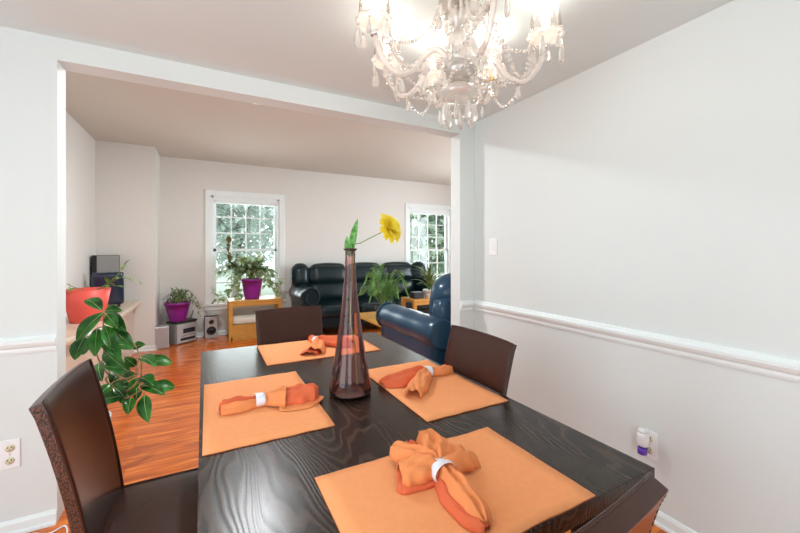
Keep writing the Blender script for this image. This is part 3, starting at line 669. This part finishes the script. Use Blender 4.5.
obj('petals', bm, PETAL, fx)
bm = bmesh.new(); lathe(bm, [(0.004, 0.002), (0.014, 0.004), (0.013, 0.012), (0.006, 0.016)], 16, M=Mf, cap1=True); obj('flower_centre', bm, PETALC, fx)
bm = bmesh.new(); lathe(bm, [(0.004, -0.014), (0.014, -0.010), (0.018, -0.001), (0.008, 0.001)], 14, M=Mf, cap1=True)
for k in range(12):
    a = 2 * PI * k / 12; leaf(bm, Mf @ Vector((0.012 * math.cos(a), 0.012 * math.sin(a), -0.008)), Mf @ Vector((0.032 * math.cos(a), 0.032 * math.sin(a), 0.0)), 0.009, up=axis, n=3)
obj('sepals', bm, STEMG, fx)
bm = bmesh.new()
for a, b, wdt in (((0.0, 0.0, 0.53), (0.028, -0.012, 0.69), 0.030), ((-0.004, 0.003, 0.53), (-0.012, 0.004, 0.618), 0.026), ((0.004, 0.0, 0.53), (0.014, -0.01, 0.625), 0.022), ((0, 0, 0.53), (-0.004, -0.014, 0.60), 0.022)):
    leaf(bm, a, b, wdt, up=Vector((-0.5, -0.8, 0.1)), droop=0.05, fold=0.3, n=8)
obj('leaves', bm, leafmat('flower_leaf', (0.05, 0.22, 0.03), (0.20, 0.50, 0.12), 0.5, 60), fx)

# ================================================================== CHANDELIER
CX, CY = 0.905, 1.207
ch = thing('chandelier', 'lit crystal glass chandelier with curved arms and hanging drops over the table', 'chandelier', (CX, CY, ZD))
Z = lambda z: z - ZD
bm = bmesh.new(); lathe(bm, [(0.002, -0.05), (0.03, -0.045), (0.055, -0.02), (0.065, 0.0)], 28, cap1=True); obj('ceiling_canopy', bm, CHROME, ch)
bm = bmesh.new(); tube(bm, [(0, 0, -0.04), (0, 0, Z(2.06))], 0.006, 8); obj('rod', bm, CHROME, ch)
def column(prof, name): 
    bm = bmesh.new(); lathe(bm, [(r, Z(z)) for r, z in prof], 20, cap1=True, ripple=0.05, rn=10); return obj(name, bm, CRYSTAL, ch)
column([(0.012, 2.335), (0.034, 2.32), (0.04, 2.29), (0.026, 2.265), (0.016, 2.25), (0.022, 2.23), (0.030, 2.20), (0.024, 2.17), (0.016, 2.155), (0.028, 2.14), (0.034, 2.125), (0.02, 2.11)], 'glass_column')
column([(0.01, 2.028), (0.045, 2.035), (0.064, 2.06), (0.066, 2.085), (0.05, 2.105), (0.02, 2.115)], 'hub_bowl')
column([(0.012, 2.03), (0.03, 2.02), (0.06, 2.005), (0.078, 1.985), (0.076, 1.97), (0.055, 1.955), (0.03, 1.95), (0.008, 1.947)], 'lower_bowl')
bm = bmesh.new(); lathe(bm, [(0.02, Z(2.045)), (0.035, Z(2.06)), (0.037, Z(2.085)), (0.02, Z(2.10))], 20, cap1=True); obj('metal_hub', bm, CHROME, ch)
column([(0.008, 2.352), (0.05, 2.35), (0.085, 2.338), (0.09, 2.33), (0.05, 2.335), (0.01, 2.34)], 'upper_dish')
def drop_mesh(L, wd):
    bm = bmesh.new(); n = 8
    prof = [(0.0008, 0), (wd * 0.22, -L * 0.12), (wd * 0.36, -L * 0.35), (wd * 0.5, -L * 0.68), (wd * 0.38, -L * 0.9), (0.001, -L)]
    lathe(bm, prof, n, cap1=True)
    for f in bm.faces: f.smooth = False
    for v in bm.verts: v.co.y *= 0.55
    bmesh.ops.create_icosphere(bm, subdivisions=1, radius=0.007, matrix=Matrix.Translation((0, 0, 0.008)))
    bmesh.ops.recalc_face_normals(bm, faces=bm.faces)
    me = bpy.data.meshes.new('crystal_drop'); bm.to_mesh(me); bm.free(); me.materials.append(CRYSTAL); return me
DROP = drop_mesh(0.055, 0.026); DROPB = drop_mesh(0.085, 0.036)
def bead_line(bm, pts, r, gap):
    L = [Vector(p) for p in pts]; acc = 0; last = None
    for a, b in zip(L, L[1:]):
        d = (b - a).length; t = 0
        while acc + (d - t) >= gap:
            t += gap - acc; acc = 0; p = a.lerp(b, t / d); bmesh.ops.create_icosphere(bm, subdivisions=1, radius=r, matrix=Matrix.Translation(p))
        acc += d - t
import itertools
DIRR = math.atan2(-0.4664, 0.8846)
ANG = [math.radians(a) + DIRR for a in (358, 54, 102, 148, 197, 280)]
ARMR, CUPZ = 0.35, 2.177
for ia, a in enumerate(ANG):
    ca, sa = math.cos(a), math.sin(a); P = lambda r, z: (r * ca, r * sa, Z(z))
    bm = bmesh.new(); tube(bm, spline([P(0.03, 2.07), P(0.06, 2.125), P(0.10, 2.145), P(0.145, 2.115), P(0.19, 2.055), P(0.24, 2.028), P(0.29, 2.045), P(0.328, 2.10), P(ARMR, 2.165)], 8), 0.0125, 10, r1=0.010)
    arm = obj('arm', bm, ARMGL, ch)
    c = (ARMR * ca, ARMR * sa, Z(CUPZ))
    bm = bmesh.new(); lathe(bm, [(0.012, -0.022), (0.016, -0.018), (0.016, 0.002), (0.010, 0.006)], 16, c, cap1=True); obj('collar', bm, BRASS if ia % 2 else CHROME, arm)
    bm = bmesh.new(); lathe(bm, [(0.014, 0.004), (0.04, 0.008), (0.062, 0.022), (0.070, 0.038), (0.064, 0.036), (0.04, 0.014), (0.014, 0.010)], 28, c, cap0=False, ripple=0.06, rn=9); obj('bobeche', bm, CRYSTAL, arm)
    bm = bmesh.new(); lathe(bm, [(0.011, 0.01), (0.011, 0.055), (0.009, 0.058)], 14, c, cap1=True); obj('candle_sleeve', bm, PLATE, arm)
    bm = bmesh.new(); lathe(bm, [(0.008, 0.058), (0.015, 0.075), (0.0165, 0.09), (0.011, 0.112), (0.004, 0.128), (0.001, 0.135)], 16, c, cap1=True); obj('bulb', bm, BULBM, arm)
    bm = bmesh.new(); pr = [(0.030, 0.016), (0.050, 0.04), (0.060, 0.07), (0.057, 0.11), (0.048, 0.145), (0.046, 0.165), (0.058, 0.19)]
    lathe(bm, pr, 28, c, cap0=False, ripple=0.015, rn=14); obj('glass_shade', bm, SHADEGL, arm)
    for k in range(6):
        q = 2 * PI * k / 6 + a; link('crystal_drop', DROP if k % 2 else DROPB, arm, (c[0] + 0.064 * math.cos(q), c[1] + 0.064 * math.sin(q), c[2] + 0.006), (0, 0, q + 0.8))
    for rr_, zz_ in ((0.24, 2.008), (0.15, 2.09)):
        link('crystal_drop', DROP, arm, P(rr_, zz_), (0, 0, a))
    # bead strand from the upper dish to the cup, and a swag to the next cup
    bm = bmesh.new(); bead_line(bm, spline([P(0.085, 2.335), P(0.12, 2.23), P(0.20, 2.16), P(0.29, 2.15), P(0.32, 2.17)], 6), 0.0085, 0.018)
    obj('bead_strand', bm, CRYSTAL, ch); bm = bmesh.new()
    b = ANG[(ia + 1) % 6]; Q = lambda r, z, f: (r * math.cos(a + ((b - a) % (2 * PI)) * f), r * math.sin(a + ((b - a) % (2 * PI)) * f), Z(z))
    bead_line(bm, spline([Q(0.29, 2.14, 0), Q(0.275, 2.03, 0.2), Q(0.25, 1.975, 0.5), Q(0.275, 2.03, 0.8), Q(0.29, 2.14, 1)], 6), 0.009, 0.0185)
    obj('bead_strand', bm, CRYSTAL, ch); bm = bmesh.new()
    bead_line(bm, spline([Q(0.06, 2.11, 0), Q(0.075, 2.03, 0.2), Q(0.10, 1.985, 0.5), Q(0.15, 2.0, 0.7), Q(0.235, 2.02, 1)], 6), 0.008, 0.017)
    obj('bead_strand', bm, CRYSTAL, ch)
    lt = bpy.data.lights.new('bulb_light', 'POINT'); lt.energy = 0.75; lt.color = (1.0, 0.93, 0.86); lt.shadow_soft_size = 0.03
    lo = bpy.data.objects.new('bulb_light', lt); COL.objects.link(lo); lo.parent = ch; lo.location = (c[0], c[1], c[2] + 0.155)
for k in range(8):
    q = 2 * PI * k / 8; link('crystal_drop', DROPB, ch, (0.062 * math.cos(q), 0.062 * math.sin(q), Z(1.938)), (0, 0, q))
for k in range(12):
    q = 2 * PI * k / 12; link('crystal_drop', DROP, ch, (0.085 * math.cos(q), 0.085 * math.sin(q), Z(2.325)), (0, 0, q))
for k in range(6):
    q = 2 * PI * k / 6 + 0.3; link('crystal_drop', DROP, ch, (0.045 * math.cos(q), 0.045 * math.sin(q), Z(2.22)), (0, 0, q))
link('crystal_drop', DROPB, ch, (0, 0, Z(1.93)))

# ================================================================== SOFA AND ARMCHAIR
def couch(name, label, cat, W, D, nseat, m, loc, rz, armr=0.15, armz=0.63, top=1.06, seatz=0.46, wings=True):
    """faces local +Y; origin under the middle; W width, D depth"""
    t = thing(name, label, cat, loc, rz); hw = W / 2; aw = 2 * armr
    bm = bmesh.new(); puff(bm, (0, -0.02, 0.24), (W - aw * 0.9, D - 0.12, 0.22), 0.03, 0.005, 8); obj('base_frame', bm, m, t)
    x0 = -hw + aw; sw = (W - 2 * aw) / nseat
    for i in range(nseat):
        cx = x0 + sw * (i + 0.5)
        bm = bmesh.new(); puff(bm, (cx, 0.10, seatz - 0.08), (sw - 0.006, D - 0.30, 0.19), 0.06, 0.02, 12); obj('seat_cushion', bm, m, t)
        bm = bmesh.new(); M = Matrix.Translation((cx, -D / 2 + 0.235, seatz + 0.17)) @ Matrix.Rotation(math.radians(12), 4, 'X')
        puff(bm, (0, 0, 0), (sw - 0.006, 0.20, 0.34), 0.09, 0.03, 12, M=M) if wings else puff(bm, (0, -0.01, 0.03), (sw + 0.10, 0.40, 0.50), 0.15, 0.02, 12, M=M)
        bc = obj('back_cushion', bm, m, t)
        bm = bmesh.new(); M = Matrix.Translation((cx, -D / 2 + 0.185, top - 0.185)) @ Matrix.Rotation(math.radians(14), 4, 'X')
        puff(bm, (0, 0, 0), (sw - 0.006, 0.25, 0.36), 0.11, 0.03, 12, M=M) if wings else puff(bm, (0, 0.03, -0.06), (sw + 0.13, 0.36, 0.50), 0.165, 0.02, 12, M=M); obj('pillow_roll', bm, m, bc)
    bm = bmesh.new(); puff(bm, (0, -D / 2 + 0.10, 0.52), (W - aw, 0.18, 0.78), 0.06, 0.0, 8); obj('back_frame', bm, m, t)
    for s in (-1, 1):
        ax = s * (hw - armr)
        bm = bmesh.new(); M = Matrix.Translation((ax, 0, armz)) @ Matrix.Rotation(PI / 2, 4, 'X')
        n = 12; pr = []
        for k in range(n + 1):
            zz = -D / 2 + 0.02 + (D - 0.02) * k / n; pr.append((armr * (1 - 0.05 * (k % 4 == 0)), zz))
        pr = [(armr * 0.86, -D / 2 + 0.0)] + pr + [(armr * 0.86, D / 2 + 0.015)]
        lathe(bm, pr, 28, M=M, cap1=True)
        arm = obj('arm', bm, m, t)
        bm = bmesh.new(); puff(bm, (ax, 0, 0.33), (armr * 1.55, D - 0.03, 0.56), 0.04, 0.0, 8); obj('arm_panel', bm, m, arm)
        bm = bmesh.new(); y = D / 2 + 0.005; pts = []
        for k in range(34):
            q = -0.5 * PI + 2 * PI * k / 24; rr = armr * (0.97 - 0.55 * max(0, (k - 12)) / 22); pts.append((ax + s * rr * math.cos(q), y + 0.003, armz + rr * math.sin(q)))
        tube(bm, pts, 0.011, 6); obj('scroll_welt', bm, m, arm)
        # rounded wing where the back meets the arm
        bm = bmesh.new(); M = Matrix.Translation((s * (hw - armr - 0.01), -D / 2 + 0.17, top - 0.19)) @ Matrix.Rotation(math.radians(8), 4, 'X')
        (puff(bm, (0, 0, 0), (aw * 0.98, 0.27, 0.40), 0.12, 0.015, 10, M=M), obj('back_wing', bm, m, t)) if wings else bm.free()
        for yy in (-D / 2 + 0.1, D / 2 - 0.1):
            bm = bmesh.new(); lathe(bm, [(0.02, 0), (0.03, 0.015), (0.03, 0.075)], 12, (ax, yy, 0), cap1=True); obj('foot', bm, LEG, t)
    return t
couch('sofa', 'long dark green-black leather sofa with rolled arms against the far wall', 'sofa', 2.61, 0.95, 3, LEATHER_SOFA, (2.525, 5.90, 0), PI, top=1.10)
couch('armchair', 'navy blue leather armchair with thick rolled arm just beyond the opening', 'armchair', 1.16, 1.06, 1, LEATHER_NAVY, (2.235, 3.16, 0), 0, armr=0.14, armz=0.615, top=1.10, wings=False)

# ================================================================== TABLES IN THE LIVING ROOM
def oak_stand(name, label, W, D, H, loc, rz=0, shelf=0.2, drawer=False):
    t = thing(name, label, 'table', loc, rz); hw, hd = W / 2, D / 2
    obj('top', B((-hw, -hd, H - 0.035), (hw, hd, H)), OAK, t, bev=0.006)
    for sx in (-1, 1):
        for sy in (-1, 1):
            bm = bmesh.new(); x, y = sx * (hw - 0.03), sy * (hd - 0.03); box(bm, (x - 0.028, y - 0.028, 0), (x + 0.028, y + 0.028, H - 0.035)); obj('leg', bm, OAK, t, bev=0.003)
    bm = bmesh.new(); box(bm, (-hw + 0.05, -hd + 0.005, H - 0.085), (hw - 0.05, -hd + 0.025, H - 0.035)); obj('apron', bm, OAK, t); bm = bmesh.new(); box(bm, (-hw + 0.05, hd - 0.025, H - 0.085), (hw - 0.05, hd - 0.005, H - 0.035)); obj('apron', bm, OAK, t)
    obj('shelf', B((-hw + 0.02, -hd + 0.03, shelf - 0.02), (hw - 0.02, hd - 0.03, shelf)), OAK, t)
    if drawer: obj('front_panel', B((-hw + 0.05, -hd + 0.008, 0.05), (hw - 0.05, -hd + 0.03, shelf)), OAK, t); obj('plinth', B((-hw + 0.03, -hd + 0.002, 0.0), (hw - 0.03, -hd + 0.028, 0.05)), OAK, t)
    return t
oak_stand('plant_stand', 'honey oak stand with open shelf under the window, holding the large plant', 0.76, 0.40, 0.59, (0.660, 6.13, 0), 0, 0.22, True)
tag(obj('folded_blanket', B((-0.32, -0.13, 0), (0.30, 0.13, 0.10)), CREAM, None, (0.660, 6.14, 0.2215), bev=0.03), 'cream folded blanket on the shelf of the oak plant stand', 'blanket')
oak_stand('coffee_table', 'low honey wood coffee table beside the armchair front', 0.60, 1.05, 0.45, (2.14, 4.36, 0), 0, 0.15)
oak_stand('side_table', 'small honey wood side table in front of the sofa right end', 0.62, 0.42, 0.58, (3.10, 5.05, 0), 0, 0.15)
tag(obj('dark_box', B((-0.09, -0.08, 0), (0.09, 0.08, 0.10)), mat('charcoal_card', (0.03, 0.03, 0.035), 0.5), None, (2.95, 5.02, 0.5805), bev=0.01), 'small dark box on the side table beside the white pot', 'box')

# ================================================================== PLANTS
def pot(t, r0, r1, h, m, rim=0.0):
    bm = bmesh.new(); pr = [(r0 * 0.98, 0), (r0, 0.01), (r0 + (r1 - r0) * 0.55, h * 0.5), (r1, h - (0.035 if rim else 0))]
    if rim: pr += [(r1 + rim, h - 0.035), (r1 + rim * 1.3, h)]
    e = pr[-1][0]; pr += [(e - 0.008, h), (e - 0.02, h - 0.04), (0.01, h - 0.045)]
    lathe(bm, pr, 32, cap1=True); p = obj('pot', bm, m, t)
    bm = bmesh.new(); lathe(bm, [(e - 0.021, h - 0.042), (e - 0.03, h - 0.03), (0.01, h - 0.022)], 20, cap0=False, cap1=True); obj('soil', bm, SOIL, t)
    return p
# rubber plant
rp = thing('rubber_plant', 'leafy rubber plant with glossy green leaves in a white pot behind the left chair', 'plant', (-0.68, 3.02, 0))
pot(rp, 0.085, 0.115, 0.26, WHITEPOT, 0.005)
RL = [
    ((-0.573, 2.905, 0.955), (-0.675, 2.843, 0.816)), ((-0.621, 2.97, 0.847), (-0.607, 2.857, 0.714)), ((-0.668, 2.912, 0.813), (-0.701, 2.871, 0.698)),
    ((-0.581, 3.078, 0.822), (-0.459, 3.032, 0.704)), ((-0.614, 3.058, 0.744), (-0.497, 2.903, 0.668)), ((-0.589, 2.988, 0.692), (-0.466, 2.84, 0.611)),
    ((-0.597, 2.902, 0.639), (-0.555, 2.764, 0.575)), ((-0.583, 2.904, 0.962), (-0.671, 2.994, 1.02)), ((-0.605, 3.069, 0.94), (-0.515, 3.041, 0.937)),
    ((-0.586, 3.052, 0.921), (-0.469, 2.892, 0.834)), ((-0.577, 2.925, 0.87), (-0.54, 2.89, 0.74)), ((-0.623, 3.054, 0.785), (-0.724, 3.136, 0.666)),
    ((-0.407, 2.977, 0.624), (-0.3, 2.801, 0.604)), ((-0.426, 2.919, 0.707), (-0.362, 2.879, 0.728)), ((-0.377, 2.868, 0.474), (-0.247, 2.698, 0.451)),
    ((-0.358, 2.85, 0.412), (-0.321, 2.712, 0.306)), ((-0.409, 2.992, 0.506), (-0.498, 3.069, 0.463)), ((-0.39, 2.885, 0.516), (-0.306, 2.763, 0.496)),
    ((-0.432, 2.998, 0.441), (-0.499, 3.007, 0.344)), ((-0.437, 2.994, 0.43), (-0.573, 3.092, 0.408)), ((-0.451, 2.908, 0.409), (-0.581, 2.92, 0.397)),
    ((-0.409, 2.908, 0.59), (-0.457, 2.881, 0.656)), ((-0.536, 2.866, 0.508), (-0.573, 2.809, 0.467)), ((-0.522, 3.021, 0.522), (-0.532, 2.899, 0.497))]
for a_, b_ in list(RL)[::2]:      # smaller leaves behind and below
    q_ = Vector((-b_[1] + a_[1], b_[0] - a_[0], 0)) * 0.8; RL.append((tuple(Vector(a_) + Vector((0.01, 0.03, -0.03))), tuple(Vector(a_) + q_ + Vector((0.02, 0.04, -0.09)))))
RS = [[(-0.68, 3.02, 0.22), (-0.63, 3.0, 0.30), (-0.536, 2.951, 0.41), (-0.587, 2.978, 0.687), (-0.593, 2.981, 0.829), (-0.587, 2.978, 0.952)],
      [(-0.68, 3.02, 0.217), (-0.62, 3.0, 0.32), (-0.542, 2.954, 0.481), (-0.61, 2.99, 0.616), (-0.64, 2.93, 0.80)],
      [(-0.67, 3.01, 0.22), (-0.60, 2.98, 0.33), (-0.496, 2.93, 0.41), (-0.416, 2.888, 0.468), (-0.376, 2.867, 0.539), (-0.382, 2.87, 0.655), (-0.416, 2.888, 0.745)],
      [(-0.542, 2.954, 0.558), (-0.462, 2.912, 0.513), (-0.394, 2.876, 0.558)],
      [(-0.542, 2.954, 0.533), (-0.576, 2.972, 0.507), (-0.485, 2.924, 0.391), (-0.371, 2.864, 0.442)]]
off = Vector((-0.68, 3.02, 0))
bm = bmesh.new()
for s in RS: tube(bm, [p - off for p in spline(s, 6)], 0.006, 7, r1=0.004)
for a, b in RL:      # leaf stalks
    a = Vector(a); best = min((Vector(p) for s in RS for p in spline(s, 6)), key=lambda p: (p - a).length); tube(bm, [best - off, a - off], 0.003, 5)
obj('stems', bm, STEMW, rp)
bm = bmesh.new(); rnd = random.Random(3)
for a, b in RL:
    b = Vector(a) + (Vector(b) - Vector(a)) * 1.15; L = (b - Vector(a)).length
    leaf(bm, Vector(a) - off, b - off, min(0.082, L * 0.42 + 0.018), up=Vector((rnd.uniform(-0.3, 0.5), -0.9, 0.6)), droop=0.1, fold=0.22, n=10, rib=1)
obj('leaves', bm, [LEAF_RUB, LEAF_RIB], rp)

def bushy(t, stems, m, lf, lw, step, seed, droop=0.15, spread=0.9, rs=0.004, mdk=None, start=0.25, sm=STEMG):
    """arching stems (local points) set with pointed leaves"""
    rnd = random.Random(seed); bs = bmesh.new(); bl = bmesh.new()
    for si, s in enumerate(stems):
        P = spline(s, 8); tube(bs, P, rs, 5, r1=rs * 0.5); acc = 0; i0 = int(len(P) * start)
        for i in range(i0, len(P)):
            acc += (P[i] - P[i - 1]).length
            while acc > step:
                acc -= step
                d = (P[min(i + 1, len(P) - 1)] - P[i - 1]).normalized()
                v = Vector((rnd.uniform(-1, 1), rnd.uniform(-1, 1), rnd.uniform(-0.7, 0.7))) * spread + d * 0.7; v.normalize()
                L = lf * rnd.uniform(0.65, 1.15); leaf(bl, P[i], P[i] + v * L, lw * rnd.uniform(0.7, 1.1), droop=droop * rnd.uniform(0.4, 1.4), n=4, mi=(1 if mdk and si in mdk else 0))
        leaf(bl, P[-1], P[-1] + (P[-1] - P[-2]).normalized() * lf, lw, n=4, mi=(1 if mdk and si in mdk else 0))
    obj('stems', bs, sm, t); obj('leaves', bl, [m, LEAF_DK], t)
# plant on the oak stand
wp = thing('potted_plant', 'large bushy variegated plant in a purple pot on the oak stand by the window', 'plant', (0.62, 6.12, 0.5905))
pot(wp, 0.11, 0.155, 0.31, PURPLE, 0.012)
rnd = random.Random(8); st = []
for k in range(34):
    a = rnd.uniform(0, 2 * PI); R_ = rnd.uniform(0.08, 0.34); hh = rnd.uniform(0.38, 0.62) if R_ < 0.22 else rnd.uniform(0.28, 0.50)
    st.append([(0.02 * math.cos(a), 0.02 * math.sin(a), 0.28), (R_ * 0.4 * math.cos(a), min(0.2, R_ * 0.4 * math.sin(a)), 0.30 + hh * 0.35), (R_ * math.cos(a), min(0.24, R_ * math.sin(a)), hh)])
st += [[(-0.02, 0, 0.28), (-0.16, -0.02, 0.36), (-0.30, -0.04, 0.55), (-0.34, -0.05, 0.72), (-0.33, -0.06, 0.86)],
       [(-0.02, -0.02, 0.28), (-0.15, -0.05, 0.38), (-0.30, -0.08, 0.47), (-0.42, -0.1, 0.42)], [(-0.02, -0.04, 0.28), (-0.15, -0.1, 0.32), (-0.34, -0.16, 0.16), (-0.44, -0.20, 0.05), (-0.50, -0.2, 0.10)],
       [(0.02, 0, 0.28), (0.15, -0.05, 0.40), (0.28, -0.08, 0.25), (0.36, -0.10, 0.06)], [(0.02, 0, 0.28), (0.2, 0.0, 0.22), (0.3, -0.03, 0.18), (0.42, -0.05, 0.24)], [(-0.02, 0, 0.28), (-0.14, 0, 0.30), (-0.2, -0.02, 0.12), (-0.22, -0.03, 0.03)]]
bushy(wp, st, LEAF_VAR, 0.125, 0.08, 0.022, 5, mdk={34})
# plant on the stereo
sp = thing('potted_plant', 'small drooping plant in a round purple pot on top of the stereo', 'plant', (-0.375, 6.17, 0.3255))
pot(sp, 0.105, 0.158, 0.27, PURPLE, 0.012)
rnd = random.Random(21); st = []
for k in range(16):
    a = rnd.uniform(0, 2 * PI); R_ = rnd.uniform(0.05, 0.22); y_ = R_ * math.sin(a)
    st.append([(0.03 * math.cos(a), 0.03 * math.sin(a), 0.24), (R_ * 0.6 * math.cos(a), y_ * 0.6, 0.24 + rnd.uniform(0.08, 0.20)), (R_ * math.cos(a), min(y_, 0.18), 0.24 + rnd.uniform(0.0, 0.16))])
st += [[(0.04, 0, 0.24), (0.16, -0.06, 0.34), (0.24, -0.09, 0.22), (0.27, -0.10, 0.10)], [(0.02, -0.03, 0.24), (0.12, -0.08, 0.42), (0.20, -0.10, 0.36), (0.33, -0.12, 0.14)]]
bushy(sp, st, LEAF_MID, 0.07, 0.024, 0.022, 6)
# coral pot on the ledge
cp = thing('potted_plant', 'coral red pot with a sparse trailing plant on the marble ledge', 'plant', (-0.995, 4.40, 0.6805))
pot(cp, 0.125, 0.178, 0.30, CORAL, 0)
bushy(cp, [[(0.03, 0, 0.27), (0.12, -0.02, 0.32), (0.22, -0.03, 0.40), (0.29, -0.04, 0.50)], [(0.05, 0, 0.27), (0.15, -0.02, 0.33), (0.27, -0.03, 0.40), (0.36, -0.05, 0.36)], [(0.08, 0, 0.27), (0.17, -0.04, 0.33), (0.22, -0.05, 0.32)], [(-0.03, 0, 0.27), (-0.10, -0.02, 0.33), (-0.13, -0.02, 0.31)], [(0, -0.03, 0.27), (-0.04, -0.10, 0.32), (-0.10, -0.12, 0.30)]],
      leafmat('pothos_leaf', (0.08, 0.22, 0.03), (0.35, 0.50, 0.12), 0.4, 14), 0.085, 0.045, 0.06, 9)
# feathery palm on the coffee table
pp = thing('parlour_palm', 'feathery green palm on the coffee table in front of the sofa', 'plant', (2.08, 4.45, 0.4505))
pot(pp, 0.07, 0.10, 0.14, mat('dark_pot', (0.04, 0.035, 0.03), 0.5), 0.004)
rnd = random.Random(12); bs = bmesh.new(); bl = bmesh.new()
for k in range(22):
    a = 2 * PI * k / 22 + rnd.uniform(-0.2, 0.2); R_ = rnd.uniform(0.16, 0.36); hh = rnd.uniform(0.35, 0.72); e = rnd.uniform(0.0, 0.25)
    P = spline([(0, 0, 0.12), (R_ * 0.25 * math.cos(a), R_ * 0.25 * math.sin(a), hh * 0.6), (R_ * 0.65 * math.cos(a), R_ * 0.65 * math.sin(a), hh), (R_ * 1.0 * math.cos(a), R_ * math.sin(a), hh - e)], 8)
    tube(bs, P, 0.003, 5, r1=0.001)
    for i in range(7, len(P)):
        d = (P[i] - P[i - 1]).normalized(); s = d.cross(Vector((0, 0, 1))).normalized()
        for q in (-1, 1):
            L = 0.10 * math.sin(PI * min(0.95, (i - 5) / (len(P) - 4))) + 0.02; v = (s * q + d * 0.7 - Vector((0, 0, 0.35))).normalized()
            leaf(bl, P[i], P[i] + v * L, 0.019, n=3)
obj('stems', bs, STEMG, pp); obj('fronds', bl, LEAF_PALM, pp)
# spiky plant in white pot on the side table
wpl = thing('potted_plant', 'spiky-leaved plant in a white pot on the side table before the right window', 'plant', (3.17, 5.0, 0.5805))
pot(wpl, 0.075, 0.10, 0.13, WHITEPOT, 0.005)
rnd = random.Random(31); bl = bmesh.new()
for k in range(34):
    a = 2 * PI * k / 34 + rnd.uniform(-0.2, 0.2); R_ = rnd.uniform(0.10, 0.46); hh = rnd.uniform(0.2, 0.56)
    leaf(bl, (0, 0, 0.10), (R_ * math.cos(a), R_ * math.sin(a), hh), 0.036, droop=0.22, n=8, shape=0.8)
obj('leaves', bl, LEAF_MID, wpl)

# ================================================================== STEREO AND OTHER ELECTRONICS
# left speaker
def speaker(loc, rz, W, D, H, label, cones):
    t = thing('loudspeaker', label, 'speaker', loc, rz); hw, hd = W / 2, D / 2      # front toward -Y
    obj('cabinet', B((-hw, -hd + 0.015, 0), (hw, hd, H)), BLACKP if cones else SILVER, t, bev=0.006)
    obj('front_baffle', B((-hw + 0.003, -hd, 0.004), (hw - 0.003, -hd + 0.015, H - 0.004)), SILVER, t, bev=0.005)
    if cones:
        for z, r, m in ((H * 0.36, hw * 0.72, BLACKP), (H * 0.76, hw * 0.45, CHROME)):
            M = Matrix.Translation((0, -hd, z)) @ Matrix.Rotation(PI / 2, 4, 'X')
            bm = bmesh.new(); lathe(bm, [(r, 0), (r, 0.006), (r * 0.88, 0.008), (r * 0.8, 0.002)], 28, M=M, cap0=False); c = obj('driver', bm, m, t)
            bm = bmesh.new(); lathe(bm, [(r * 0.82, 0.003), (r * 0.4, 0.0015), (r * 0.32, 0.006), (0.002, 0.009)], 24, M=M, cap1=True, cap0=False); obj('cone', bm, BLACKP, c)
    return t
speaker((-0.56, 5.99, 0), 0.22, 0.17, 0.17, 0.30, 'plain silver speaker standing at the chimney breast corner', False)
speaker((0.055, 6.33, 0), 0.05, 0.18, 0.15, 0.33, 'silver two-way speaker with black cones under the window', True)
st_ = thing('stereo', 'silver and black shelf stereo on the floor under the purple pot', 'stereo', (-0.325, 6.21, 0), math.radians(38))
obj('cabinet', B((-0.16, -0.09, 0), (0.16, 0.10, 0.295)), GREYP, st_, bev=0.01)
bm = bmesh.new(); box(bm, (-0.155, -0.115, 0.01), (0.155, -0.09, 0.285)); fp = obj('face_plate', bm, SILVER, st_, bev=0.012)
bm = bmesh.new(); box(bm, (-0.06, -0.118, 0.15), (0.12, -0.114, 0.215)); obj('display', bm, BLACKP, fp)
bm = bmesh.new(); box(bm, (-0.10, -0.118, 0.05), (0.12, -0.114, 0.085)); obj('cassette_door', bm, BLACKP, fp)
bm = bmesh.new()
for k in range(6): box(bm, (-0.08 + k * 0.034, -0.119, 0.11), (-0.056 + k * 0.034, -0.1145, 0.122))
obj('buttons', bm, CHROME, fp)
obj('disc_lid', B((-0.17, -0.11, 0.295), (0.17, 0.10, 0.3245)), BLACKP, st_, bev=0.012)
bm = bmesh.new(); tube(bm, [(0.15, 0.06, 0.28), (0.17, 0.02, 0.36), (0.18, 0.0, 0.44)], 0.006, 6); obj('antenna', bm, BLACKP, st_)
# boxes on the ledge
sb = thing('tower_speaker', 'tall flat grey and black box standing on the marble ledge', 'speaker', (-1.10, 5.68, 0.6805), 0.12)
obj('cabinet', B((-0.13, -0.05, 0), (0.13, 0.09, 0.60)), BLACKP, sb, bev=0.006)
obj('front_panel', B((-0.085, -0.062, 0.01), (0.128, -0.05, 0.595)), GREYP, sb, bev=0.004)
db = thing('display_frame', 'square blue-black frame with rounded corners on the marble ledge', 'frame', (-1.02, 5.36, 0.6805), 0.15)
bm = bmesh.new(); puff(bm, (0, 0, 0.215), (0.30, 0.05, 0.38), 0.024, n=8); obj('housing', bm, NAVYP, db)
obj('screen', B((-0.12, -0.028, 0.07), (0.12, -0.0252, 0.36)), NAVYP, db)
for s in (-1, 1): obj('foot', B((s * 0.1 - 0.015, -0.05, 0), (s * 0.1 + 0.015, 0.05, 0.032)), BLACKP, db)
